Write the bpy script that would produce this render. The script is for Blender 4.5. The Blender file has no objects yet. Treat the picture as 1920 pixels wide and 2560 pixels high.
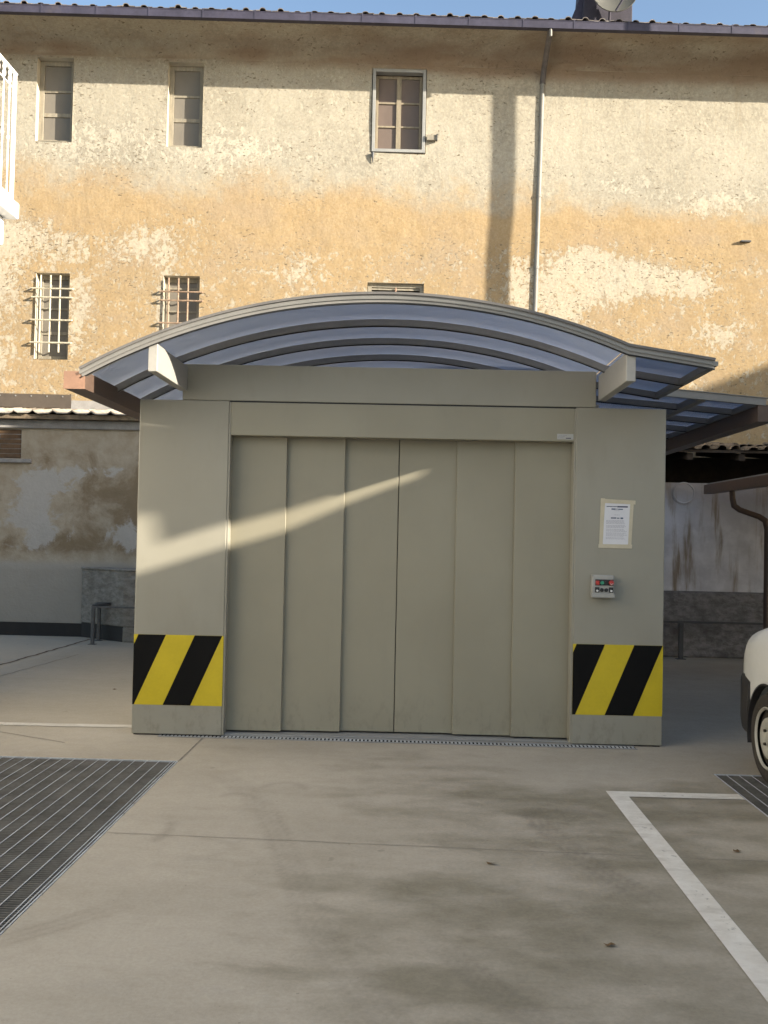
import bpy, bmesh, math, random
import numpy as np
from mathutils import Matrix, Vector
from mathutils.geometry import tessellate_polygon

sc = bpy.context.scene
C = bpy.context.collection
R = math.radians
rng = random.Random(7)

# ------------------------------------------------------------------ camera
cam_d = bpy.data.cameras.new('camera')
cam = bpy.data.objects.new('camera', cam_d)
C.objects.link(cam)
cam_d.sensor_fit = 'VERTICAL'
cam_d.sensor_height = 36.0
cam_d.lens = 2370.0 / 2560.0 * 36.0
cam_d.clip_start = 0.05
cam_d.clip_end = 2000
cam.matrix_world = (Matrix.Translation((0, 0, 1.6)) @ Matrix.Rotation(R(1.5749), 4, 'Z')
                    @ Matrix.Rotation(R(90 + 1.345), 4, 'X') @ Matrix.Rotation(R(1.2), 4, 'Z'))
sc.camera = cam

# ------------------------------------------------------------------ light
SUN_AZ, SUN_EL = R(67.5), R(17)
sdir = Vector((math.sin(SUN_AZ) * math.cos(SUN_EL), -math.cos(SUN_AZ) * math.cos(SUN_EL), math.sin(SUN_EL)))
world = bpy.data.worlds.new('World')
sc.world = world
world.use_nodes = True
wnt = world.node_tree
sky = wnt.nodes.new('ShaderNodeTexSky')
sky.sky_type = 'NISHITA'
sky.sun_disc = False
sky.sun_elevation = SUN_EL
sky.sun_rotation = R(112.5)
sky.dust_density = 1.2
sky.ozone_density = 1.2
wnt.links.new(sky.outputs[0], wnt.nodes['Background'].inputs[0])
wnt.nodes['Background'].inputs[1].default_value = 0.105
sun_d = bpy.data.lights.new('sun', 'SUN')
sun_d.energy = 5.0
sun_d.angle = R(0.53)
sun_d.color = (1.0, 0.915, 0.775)
sun = bpy.data.objects.new('sun', sun_d)
C.objects.link(sun)
sun.location = (20, -10, 20)
sun.rotation_euler = sdir.to_track_quat('Z', 'Y').to_euler()

vs = sc.view_settings
vs.view_transform = 'Standard'
vs.look = 'None'
vs.gamma = 1.0
vs.use_curve_mapping = False
vs.exposure = 1.45
sc.cycles.max_bounces = 8
sc.cycles.use_denoising = True

# ------------------------------------------------------------------ helpers
FRAME = {}


def thing(name, label, cat, loc=(0, 0, 0), rotz=0.0, group=None, local=False):
    """Empty at a thing's base. local=True: parts are authored in its own axes."""
    o = bpy.data.objects.new(name, None)
    o.empty_display_size = 0.2
    C.objects.link(o)
    o.location = loc
    o.rotation_euler = (0, 0, rotz)
    o['label'] = label
    o['category'] = cat
    if group:
        o['group'] = group
    FRAME[o.name] = Vector((0, 0, 0)) if local else Vector(loc)
    return o


def tag(o, label, cat=None, group=None, kind=None):
    o['label'] = label
    if cat:
        o['category'] = cat
    if group:
        o['group'] = group
    if kind:
        o['kind'] = kind
    return o


def link(name, me, m, parent=None):
    o = bpy.data.objects.new(name, me)
    C.objects.link(o)
    if m is not None and len(me.materials) == 0:
        me.materials.append(m)
    if parent is not None:
        o.parent = parent
        FRAME[o.name] = FRAME.get(parent.name, Vector((0, 0, 0)))
    return o


class MB:
    def __init__(s):
        s.v, s.f = [], []

    def add(s, vs_, fs_):
        n = len(s.v)
        s.v += [tuple(p) for p in vs_]
        s.f += [tuple(i + n for i in q) for q in fs_]
        return s

    def box(s, x0, x1, y0, y1, z0, z1):
        if x0 > x1: x0, x1 = x1, x0
        if y0 > y1: y0, y1 = y1, y0
        if z0 > z1: z0, z1 = z1, z0
        return s.add([(x0, y0, z0), (x1, y0, z0), (x1, y1, z0), (x0, y1, z0), (x0, y0, z1), (x1, y0, z1), (x1, y1, z1), (x0, y1, z1)],
                     [(0, 3, 2, 1), (4, 5, 6, 7), (0, 1, 5, 4), (1, 2, 6, 5), (2, 3, 7, 6), (3, 0, 4, 7)])

    def quad(s, a, b, c, d):
        return s.add([a, b, c, d], [(0, 1, 2, 3)])

    def prism(s, poly, axis, a, b):
        """poly: 2D points; axis x: (y,z); y: (x,z); z: (x,y)"""
        def P(p, t):
            return {'x': (t, p[0], p[1]), 'y': (p[0], t, p[1]), 'z': (p[0], p[1], t)}[axis]
        n = len(poly)
        fs_ = [tuple(range(n))[::-1], tuple(range(n, 2 * n))]
        fs_ += [(i, (i + 1) % n, n + (i + 1) % n, n + i) for i in range(n)]
        return s.add([P(p, a) for p in poly] + [P(p, b) for p in poly], fs_)

    def tube(s, pts, r, n=8, r2=None):
        pts = [Vector(p) for p in pts]
        rings = []
        prev = None
        for i, p in enumerate(pts):
            if i == 0: t = pts[1] - p
            elif i == len(pts) - 1: t = p - pts[i - 1]
            else: t = (pts[i + 1] - p).normalized() + (p - pts[i - 1]).normalized()
            t.normalize()
            if prev is None:
                u = t.orthogonal().normalized()
            else:
                u = (prev - t * prev.dot(t)).normalized()
            prev = u
            w = t.cross(u)
            rr = r if r2 is None else r + (r2 - r) * i / (len(pts) - 1)
            k = 1.0
            if 0 < i < len(pts) - 1:
                c = (pts[i + 1] - p).normalized().dot((p - pts[i - 1]).normalized())
                k = 1 / max(0.6, math.sqrt((1 + c) / 2))
            rings.append([p + (u * math.cos(2 * PI * j / n) + w * math.sin(2 * PI * j / n)) * rr * k for j in range(n)])
        vs_ = [q for ring in rings for q in ring]
        fs_ = []
        for i in range(len(pts) - 1):
            for j in range(n):
                a, b = i * n + j, i * n + (j + 1) % n
                fs_.append((a, b, b + n, a + n))
        fs_.append(tuple(range(n))[::-1])
        m = (len(pts) - 1) * n
        fs_.append(tuple(range(m, m + n)))
        return s.add(vs_, fs_)

    def lathe(s, center, axis, prof, n=32, caps=True):
        """prof: list of (t along axis, radius)"""
        c = Vector(center)
        ax = Vector({'x': (1, 0, 0), 'y': (0, 1, 0), 'z': (0, 0, 1)}[axis])
        u = ax.orthogonal().normalized()
        w = ax.cross(u)
        vs_ = []
        for t, r in prof:
            for j in range(n):
                a = 2 * PI * j / n
                vs_.append(c + ax * t + (u * math.cos(a) + w * math.sin(a)) * r)
        fs_ = []
        for i in range(len(prof) - 1):
            for j in range(n):
                a, b = i * n + j, i * n + (j + 1) % n
                fs_.append((a, b, b + n, a + n))
        if caps and prof[0][1] > 1e-6: fs_.append(tuple(range(n))[::-1])
        if caps and prof[-1][1] > 1e-6: fs_.append(tuple(range((len(prof) - 1) * n, len(prof) * n)))
        return s.add(vs_, fs_)

    def sweep(s, path, sect_w, h_dn, y0):
        """rect section along path of (x,z) in the XZ plane at y0..y0+sect_w, top on the path, h_dn thick"""
        n = len(path)
        vs_, fs_ = [], []
        for i, (x, z) in enumerate(path):
            a = path[max(0, i - 1)]
            b = path[min(n - 1, i + 1)]
            t = Vector((b[0] - a[0], b[1] - a[1])).normalized()
            nx, nz = -t.y, t.x
            vs_ += [(x, y0, z), (x, y0 + sect_w, z), (x - nx * h_dn, y0 + sect_w, z - nz * h_dn), (x - nx * h_dn, y0, z - nz * h_dn)]
        for i in range(n - 1):
            for j in range(4):
                a, b = i * 4 + j, i * 4 + (j + 1) % 4
                fs_.append((a, b, b + 4, a + 4))
        fs_ += [(3, 2, 1, 0), tuple(range((n - 1) * 4, n * 4))]
        return s.add(vs_, fs_)

    def mesh(s, name, off=Vector((0, 0, 0)), bevel=0.0, smooth=False, segs=1):
        me = bpy.data.meshes.new(name)
        me.from_pydata([(p[0] - off.x, p[1] - off.y, p[2] - off.z) for p in s.v], [], s.f)
        bm = bmesh.new()
        bm.from_mesh(me)
        bmesh.ops.recalc_face_normals(bm, faces=bm.faces)
        if bevel > 0:
            es = [e for e in bm.edges if len(e.link_faces) == 2 and e.calc_face_angle(0) > 0.5]
            bmesh.ops.bevel(bm, geom=es, offset=bevel, segments=segs, affect='EDGES', clamp_overlap=True)
        bm.to_mesh(me)
        bm.free()
        if smooth:
            me.shade_smooth()
            me.set_sharp_from_angle(angle=R(38))
        me.update()
        return me

    def build(s, name, m, parent=None, bevel=0.0, smooth=False, segs=1):
        off = FRAME.get(parent.name, Vector((0, 0, 0))) if parent is not None else Vector((0, 0, 0))
        return link(name, s.mesh(name, off, bevel, smooth, segs), m, parent)


PI = math.pi


def box(name, m, parent, *a, bevel=0.0):
    return MB().box(*a).build(name, m, parent, bevel)


# ---- numpy noise
def vnoise(x, y, seed):
    xi, yi = np.floor(x).astype(np.int64), np.floor(y).astype(np.int64)
    fx, fy = x - xi, y - yi
    fx, fy = fx * fx * (3 - 2 * fx), fy * fy * (3 - 2 * fy)

    def h(a, b):
        n = (a * 374761393 + b * 668265263 + seed * 974711) & 0x7fffffff
        n = ((n ^ (n >> 13)) * 1274126177) & 0x7fffffff
        n = (n ^ (n >> 16)) & 0xffff
        return n / 65535.0
    return (h(xi, yi) * (1 - fx) + h(xi + 1, yi) * fx) * (1 - fy) + (h(xi, yi + 1) * (1 - fx) + h(xi + 1, yi + 1) * fx) * fy


def fbm(x, y, seed, octs=4, gain=0.5):
    t, a, tot = 0, 1.0, 0
    for i in range(octs):
        t = t + a * vnoise(x * 2 ** i, y * 2 ** i, seed + i)
        tot += a
        a *= gain
    return t / tot


def sstep(a, b, x):
    t = np.clip((x - a) / (b - a), 0, 1)
    return t * t * (3 - 2 * t)


def blob(x, y, cx, cy, rx, ry):
    return np.exp(-(((x - cx) / rx) ** 2 + ((y - cy) / ry) ** 2))


def axis_lines(lo, hi, step, extra=()):
    a = list(np.arange(lo, hi + step * 0.5, step))
    for e in extra:
        a = [q for q in a if abs(q - e) > step * 0.35]
    return np.array(sorted(a + list(extra)))


def grid_mesh(name, us, vs_, holes, to3d, ctl=None):
    U, V = np.meshgrid(us, vs_, indexing='xy')
    nx, ny = len(us), len(vs_)
    P = to3d(U.ravel(), V.ravel())
    i, j = np.meshgrid(np.arange(nx - 1), np.arange(ny - 1), indexing='xy')
    cu = (us[:-1] + us[1:])[i] / 2
    cv = (vs_[:-1] + vs_[1:])[j] / 2
    keep = np.ones(i.shape, bool)
    for a, b, c, d in holes:
        keep &= ~((cu > a) & (cu < b) & (cv > c) & (cv < d))
    k = (j * nx + i)[keep]
    F = np.stack([k, k + 1, k + 1 + nx, k + nx], 1)
    me = bpy.data.meshes.new(name)
    me.vertices.add(len(P))
    me.vertices.foreach_set('co', P.astype(np.float32).ravel())
    me.loops.add(F.size)
    me.loops.foreach_set('vertex_index', F.astype(np.int32).ravel())
    me.polygons.add(len(F))
    me.polygons.foreach_set('loop_start', np.arange(0, F.size, 4, dtype=np.int32))
    me.update(calc_edges=True)
    if ctl is not None:
        c = ctl(U.ravel(), V.ravel())
        at = me.attributes.new('ctl', 'FLOAT_COLOR', 'POINT')
        at.data.foreach_set('color', np.stack([np.clip(q, 0, 1) for q in c] + [np.ones(len(P))] * (4 - len(c)), 1).astype(np.float32).ravel())
    return me


# ------------------------------------------------------------------ materials
class G:
    def __init__(s, name):
        s.m = bpy.data.materials.new(name)
        s.m.use_nodes = True
        s.nt = s.m.node_tree
        s.b = s.nt.nodes['Principled BSDF']
        s.tc = s.nt.nodes.new('ShaderNodeTexCoord')

    def n(s, t, **k):
        nd = s.nt.nodes.new(t)
        for a, b in k.items():
            setattr(nd, a, b)
        return nd

    def put(s, sock, v):
        if isinstance(v, bpy.types.NodeSocket):
            s.nt.links.new(v, sock)
        elif v is not None:
            if isinstance(v, (tuple, list)) and len(v) == 3 and sock.type == 'RGBA':
                v = (*v, 1)
            sock.default_value = v

    def obj(s):
        return s.tc.outputs['Object']

    def pos(s):
        return s.n('ShaderNodeNewGeometry').outputs['Position']

    def mapv(s, v, scale=(1, 1, 1), rot=(0, 0, 0), loc=(0, 0, 0)):
        nd = s.n('ShaderNodeMapping')
        s.put(nd.inputs[0], v)
        nd.inputs['Location'].default_value = loc
        nd.inputs['Rotation'].default_value = rot
        nd.inputs['Scale'].default_value = scale
        return nd.outputs[0]

    def noise(s, v, scale=1, detail=4, rough=0.5, dist=0.0, lac=2.0):
        nd = s.n('ShaderNodeTexNoise')
        s.put(nd.inputs['Vector'], v)
        nd.inputs['Scale'].default_value = scale
        nd.inputs['Detail'].default_value = detail
        nd.inputs['Roughness'].default_value = rough
        nd.inputs['Distortion'].default_value = dist
        return nd.outputs['Fac']

    def voro(s, v, scale, feature='F1'):
        nd = s.n('ShaderNodeTexVoronoi', feature=feature)
        s.put(nd.inputs['Vector'], v)
        nd.inputs['Scale'].default_value = scale
        return nd.outputs['Distance']

    def ramp(s, f, a, b):
        nd = s.n('ShaderNodeMapRange')
        nd.interpolation_type = 'SMOOTHSTEP'
        s.put(nd.inputs['Value'], f)
        nd.inputs['From Min'].default_value = a
        nd.inputs['From Max'].default_value = b
        return nd.outputs[0]

    def mix(s, f, a, b, mode='MIX'):
        nd = s.n('ShaderNodeMix', data_type='RGBA', blend_type=mode)
        s.put(nd.inputs[0], f)
        s.put(nd.inputs[6], a)
        s.put(nd.inputs[7], b)
        return nd.outputs[2]

    def math(s, op, a, b=None):
        nd = s.n('ShaderNodeMath', operation=op)
        s.put(nd.inputs[0], a)
        if b is not None:
            s.put(nd.inputs[1], b)
        return nd.outputs[0]

    def attr(s):
        nd = s.n('ShaderNodeAttribute', attribute_name='ctl')
        sp = s.n('ShaderNodeSeparateColor')
        s.nt.links.new(nd.outputs['Color'], sp.inputs[0])
        return sp.outputs[0], sp.outputs[1], sp.outputs[2]

    def bump(s, h, strength=0.3, dist=0.01, normal=None):
        nd = s.n('ShaderNodeBump')
        s.put(nd.inputs['Height'], h)
        nd.inputs['Strength'].default_value = strength
        nd.inputs['Distance'].default_value = dist
        if normal is not None:
            s.put(nd.inputs['Normal'], normal)
        return nd.outputs[0]

    def out(s, col, rough=0.6, metal=0.0, normal=None, spec=None, **kw):
        s.put(s.b.inputs['Base Color'], col)
        s.put(s.b.inputs['Roughness'], rough)
        s.put(s.b.inputs['Metallic'], metal)
        if normal is not None:
            s.put(s.b.inputs['Normal'], normal)
        if spec is not None:
            s.b.inputs['Specular IOR Level'].default_value = spec
        return s.m


def simple(name, col, rough=0.6, metal=0.0, var=0.18, scale=6.0, bump=0.0, dirt=None, spec=None, stretch=(1, 1, 1)):
    g = G(name)
    v = g.mapv(g.pos(), stretch)
    n1 = g.noise(v, scale, 6, 0.6)
    n2 = g.noise(v, scale * 9, 3, 0.6)
    f = g.math('ADD', g.math('MULTIPLY', n1, 0.7), g.math('MULTIPLY', n2, 0.3))
    lo = tuple(c * (1 - var) for c in col)
    hi = tuple(min(1, c * (1 + var)) for c in col)
    c = g.mix(g.ramp(f, 0.3, 0.7), lo, hi)
    if dirt:
        c = g.mix(g.ramp(g.noise(v, scale * 0.7, 8, 0.7), 0.55, 0.72), c, dirt)
    nrm = g.bump(g.noise(v, scale * 14, 4, 0.6), bump, 0.01) if bump else None
    rg = g.n('ShaderNodeMapRange')
    g.put(rg.inputs[0], n1)
    rg.inputs[3].default_value = max(0.03, rough - 0.08)
    rg.inputs[4].default_value = min(1, rough + 0.08)
    return g.out(c, rg.outputs[0], metal, nrm, spec)


def stucco_mat():
    g = G('old_ochre_plaster')
    p = g.obj()
    ochre_c, flake_c, grime_c = g.attr()
    n_big = g.noise(p, 1.1, 8, 0.62, 0.4)
    n_mid = g.noise(p, 3.6, 9, 0.70, 0.5)
    n_flk = g.noise(g.mapv(p, (1, 1, .85)), 12.0, 12, 0.80, 0.15)
    n_fin = g.noise(p, 24.0, 6, 0.72)
    # ochre wash over pale render
    fo = g.ramp(g.math('ADD', ochre_c, g.math('MULTIPLY', g.math('SUBTRACT', g.math('ADD', g.math('MULTIPLY', n_big, .45), g.math('ADD', g.math('MULTIPLY', n_mid, .35), g.math('MULTIPLY', n_flk, .2))), .5), 3.0)), 0.2, 0.9)
    ochre = g.mix(g.ramp(n_mid, .3, .7), (.322, .226, .118), (.378, .276, .156))
    ochre = g.mix(g.ramp(g.noise(g.mapv(p, (1, 1, 1.6)), 0.9, 6, .62), .44, .66), ochre, (.330, .245, .152))
    pale = g.mix(g.ramp(n_big, .35, .65), (.292, .265, .213), (.368, .338, .277))
    pale = g.mix(g.ramp(n_flk, .42, .62), pale, (.405, .368, .292))
    c = g.mix(g.math('MULTIPLY', fo, .92), pale, ochre)
    # cream flaked patches with crisp, wispy edges
    ff = g.math('ADD', g.math('ADD', g.math('MULTIPLY', n_mid, .30), g.math('MULTIPLY', n_flk, .70)), g.math('MULTIPLY', g.math('SUBTRACT', flake_c, .5), .22))
    fl = g.ramp(ff, .520, .548)
    c = g.mix(g.math('MULTIPLY', fl, .66), c, g.mix(n_fin, (.425, .388, .310), (.505, .465, .385)))
    # pits and scratches where the finish has come away, elongated on the diagonal
    pv = g.mapv(p, (1.0, 1.0, 2.1), (0, R(35), 0))
    nz = g.noise(pv, 15, 4, .62, .5)
    pit_area = g.math('ADD', g.math('MULTIPLY', g.ramp(g.noise(p, 1.4, 4, .6), .42, .64), .060), g.math('MULTIPLY', g.math('SUBTRACT', flake_c, .45), .05))
    pit = g.ramp(g.math('ADD', nz, pit_area), .650, .688)
    lip = g.math('SUBTRACT', g.ramp(g.math('ADD', nz, pit_area), .615, .665), pit)
    c = g.mix(g.math('MULTIPLY', pit, .80), c, (.135, .105, .066))
    c = g.mix(g.math('MULTIPLY', lip, .30), c, (.54, .49, .40))
    # fine mottling
    c = g.mix(.30, c, g.mix(g.ramp(n_fin, .33, .67), (.30, .25, .19), (.80, .76, .68)), 'SOFT_LIGHT')
    # vertical rain runs
    run = g.ramp(g.noise(g.mapv(p, (5, 1, .35)), 1.5, 7, .62), .54, .74)
    c = g.mix(g.math('MULTIPLY', run, .30), c, (.26, .20, .125))
    # grime under the eaves
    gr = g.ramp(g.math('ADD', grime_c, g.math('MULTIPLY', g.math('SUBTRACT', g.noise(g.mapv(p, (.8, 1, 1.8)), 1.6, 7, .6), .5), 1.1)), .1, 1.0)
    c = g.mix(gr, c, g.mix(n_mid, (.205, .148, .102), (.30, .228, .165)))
    h = g.math('SUBTRACT', g.math('ADD', g.math('MULTIPLY', fl, -.30), g.math('MULTIPLY', n_fin, .55)), g.math('MULTIPLY', pit, 1.2))
    nrm = g.bump(h, .75, .014)
    nrm = g.bump(g.noise(p, 5, 5, .55), .5, .03, nrm)
    return g.out(c, .95, 0, nrm, .1)


def low_wall_mat():
    g = G('stained_plaster')
    p = g.obj()
    brown_c, pale_c, low_c = g.attr()
    n_b = g.noise(p, 1.7, 10, .70, .5)
    n_m = g.noise(p, 5, 9, .70)
    c = g.mix(g.ramp(n_m, .3, .7), (.36, .295, .21), (.45, .385, .295))
    fb = g.ramp(g.math('ADD', brown_c, g.math('MULTIPLY', g.math('SUBTRACT', n_b, .5), 1.8)), .30, .76)
    c = g.mix(fb, c, g.mix(n_m, (.20, .148, .088), (.285, .218, .142)))
    fp = g.ramp(g.math('ADD', pale_c, g.math('MULTIPLY', g.math('SUBTRACT', g.noise(p, 2.6, 10, .68, .6), .5), 1.7)), .42, .62)
    c = g.mix(fp, c, g.mix(n_m, (.38, .35, .31), (.50, .47, .43)))
    c = g.mix(low_c, c, g.mix(n_b, (.31, .285, .245), (.40, .37, .325)))
    h = g.math('ADD', n_m, g.math('MULTIPLY', g.noise(p, 22, 6, .6), .5))
    return g.out(c, .93, 0, g.bump(h, .6, .02), .2)


def white_shed_mat():
    g = G('streaked_whitewash')
    p = g.pos()
    n = g.noise(g.mapv(p, (3.2, 1, .35)), 1.6, 7, .62)
    n2 = g.noise(p, 4, 8, .65)
    c = g.mix(g.ramp(n2, .3, .7), (.46, .46, .49), (.62, .62, .65))
    c = g.mix(g.ramp(n, .50, .66), c, (.25, .20, .15))
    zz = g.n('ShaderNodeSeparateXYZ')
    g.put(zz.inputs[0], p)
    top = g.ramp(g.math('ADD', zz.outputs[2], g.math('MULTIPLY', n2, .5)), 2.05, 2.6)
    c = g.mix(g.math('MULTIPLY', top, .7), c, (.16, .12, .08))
    return g.out(c, .92, 0, g.bump(n2, .5, .02), .2)


def rough_stone_mat(name, a, b):
    g = G(name)
    p = g.pos()
    n = g.noise(g.mapv(p, (1, 1, 1.7)), 9, 7, .68)
    n2 = g.noise(p, 2, 5, .6)
    c = g.mix(g.ramp(n, .32, .68), a, b)
    c = g.mix(g.ramp(n2, .5, .75), c, tuple(q * .7 for q in a))
    return g.out(c, .95, 0, g.bump(n, 1.0, .05), .15)


def concrete_mat():
    g = G('stained_concrete')
    p = g.pos()
    stain, track, slab_bounce = g.attr()
    n_b = g.noise(g.mapv(p, (.7, 1.1, 1)), 1.0, 9, .6, .3)
    n_m = g.noise(g.mapv(p, (1, 2.0, 1), (0, 0, .15)), 2.6, 9, .64, .4)
    n_f = g.noise(p, 55, 4, .7)
    n_s = g.noise(p, 11, 6, .65)
    c = g.mix(g.ramp(n_b, .3, .7), (.335, .298, .238), (.398, .356, .290))
    f = g.math('ADD', stain, g.math('MULTIPLY', g.math('SUBTRACT', g.math('ADD', g.math('MULTIPLY', n_b, .35), g.math('MULTIPLY', n_m, .65)), .5), 2.6))
    c = g.mix(g.math('MULTIPLY', g.ramp(f, .05, 1.2), .88), c, g.mix(n_s, (.160, .141, .098), (.220, .196, .143)))
    # scuffed light dust
    c = g.mix(g.math('MULTIPLY', g.ramp(g.noise(g.mapv(p, (1, 2.6, 1), (0, 0, -.1)), 1.8, 9, .66), .56, .72), .35), c, (.34, .31, .265))
    c = g.mix(g.math('MULTIPLY', track, .75), c, (.095, .083, .066))
    c = g.mix(g.math('MULTIPLY', slab_bounce, .6), c, (.54, .49, .40))
    c = g.mix(.20, c, g.mix(g.ramp(n_f, .3, .7), (.25, .22, .19), (.72, .68, .62)), 'SOFT_LIGHT')
    c = g.mix(.18, c, g.mix(g.ramp(n_s, .3, .7), (.36, .33, .29), (.64, .62, .58)), 'SOFT_LIGHT')
    speck = g.ramp(g.noise(p, 30, 3, .6), .70, .74)
    spot = g.ramp(g.noise(p, 6.5, 2, .5), .735, .77)
    c = g.mix(g.math('MULTIPLY', spot, .35), c, (.16, .14, .105))
    c = g.mix(g.math('MULTIPLY', speck, .45), c, (.12, .1, .08))
    return g.out(c, g.mix(g.ramp(f, .2, .9), (.85, .85, .85), (.6, .6, .6)), 0, g.bump(g.math('ADD', n_f, n_s), .22, .006), .3)


def paint_line_mat():
    g = G('worn_white_paint')
    p = g.pos()
    n = g.noise(p, 9, 9, .7)
    n2 = g.noise(g.mapv(p, (1, 3, 1)), 2.2, 7, .65)
    c = g.mix(g.ramp(n, .3, .7), (.60, .55, .47), (.70, .66, .58))
    c = g.mix(g.ramp(n2, .48, .72), c, (.46, .41, .34))
    g.out(c, .7, 0, g.bump(n, .2, .004))
    wear = g.ramp(g.math('ADD', g.noise(p, 26, 6, .7), g.math('MULTIPLY', g.noise(p, 2.0, 4, .6), .5)), .56, .62)
    g.put(g.b.inputs['Alpha'], g.math('ADD', g.math('MULTIPLY', wear, .35), .62))
    return g.m


def lift_paint(name='pebble_grey_paint', k=(1, 1, 1)):
    g = G(name)
    p = g.pos()
    n = g.noise(p, 1.3, 4, .5)
    n2 = g.noise(g.mapv(p, (1, 1, .3)), 7, 6, .6)
    c = g.mix(g.ramp(n, .3, .7), tuple(a * b for a, b in zip((.284, .264, .209), k)), tuple(a * b for a, b in zip((.308, .288, .230), k)))
    c = g.mix(g.math('MULTIPLY', g.ramp(n2, .5, .75), .22), c, (.235, .213, .162))
    z = g.n('ShaderNodeSeparateXYZ')
    g.put(z.inputs[0], p)
    low = g.ramp(z.outputs[2], .45, .02)
    grit = g.ramp(g.noise(g.mapv(p, (1, 1, .5)), 16, 7, .7), .48, .70)
    c = g.mix(g.math('MULTIPLY', g.math('MULTIPLY', low, grit), .45), c, (.16, .14, .105))
    scr = g.ramp(g.noise(g.mapv(p, (1.2, 1, 14), (0, R(4), 0)), 4, 5, .6), .70, .74)
    c = g.mix(g.math('MULTIPLY', scr, g.math('MULTIPLY', g.ramp(g.noise(p, 2.2, 4, .6), .52, .66), .35)), c, (.36, .345, .30))
    nrm = g.bump(g.noise(p, 420, 2, .5), .06, .001)
    nrm = g.bump(g.noise(p, 1.6, 2, .4), .12, .012, nrm)
    return g.out(c, .42, 0, nrm, .35)


def polycarbonate():
    g = G('twinwall_polycarbonate')
    nt = g.nt
    p = g.pos()
    n = g.noise(g.mapv(p, (1, .6, 1)), 3, 6, .6)
    sp = g.ramp(g.noise(p, 60, 3, .6), .66, .74)
    tr = g.n('ShaderNodeBsdfTranslucent')
    g.put(tr.inputs[0], g.mix(sp, g.mix(n, (.72, .78, .92), (.82, .87, .97)), (.75, .76, .8)))
    tp = g.n('ShaderNodeBsdfTransparent')
    g.put(tp.inputs[0], (.84, .87, .93))
    gl = g.n('ShaderNodeBsdfGlossy')
    gl.inputs['Roughness'].default_value = .12
    g.put(gl.inputs[0], (.9, .9, .9))
    m1 = g.n('ShaderNodeMixShader')
    m1.inputs[0].default_value = .56
    nt.links.new(tr.outputs[0], m1.inputs[1])
    nt.links.new(tp.outputs[0], m1.inputs[2])
    fr = g.n('ShaderNodeFresnel')
    fr.inputs[0].default_value = 1.45
    m2 = g.n('ShaderNodeMixShader')
    nt.links.new(fr.outputs[0], m2.inputs[0])
    nt.links.new(m1.outputs[0], m2.inputs[1])
    nt.links.new(gl.outputs[0], m2.inputs[2])
    nt.links.new(m2.outputs[0], nt.nodes['Material Output'].inputs[0])
    nt.nodes.remove(g.b)
    return g.m


def dusty_glass(name, col):
    g = G(name)
    p = g.pos()
    n = g.noise(g.mapv(p, (1, 1, .6)), 3, 7, .65)
    c = g.mix(n, tuple(q * .75 for q in col), tuple(q * 1.25 for q in col))
    return g.out(c, g.mix(n, (.2, .2, .2), (.5, .5, .5)), 0, None, .25)


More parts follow.
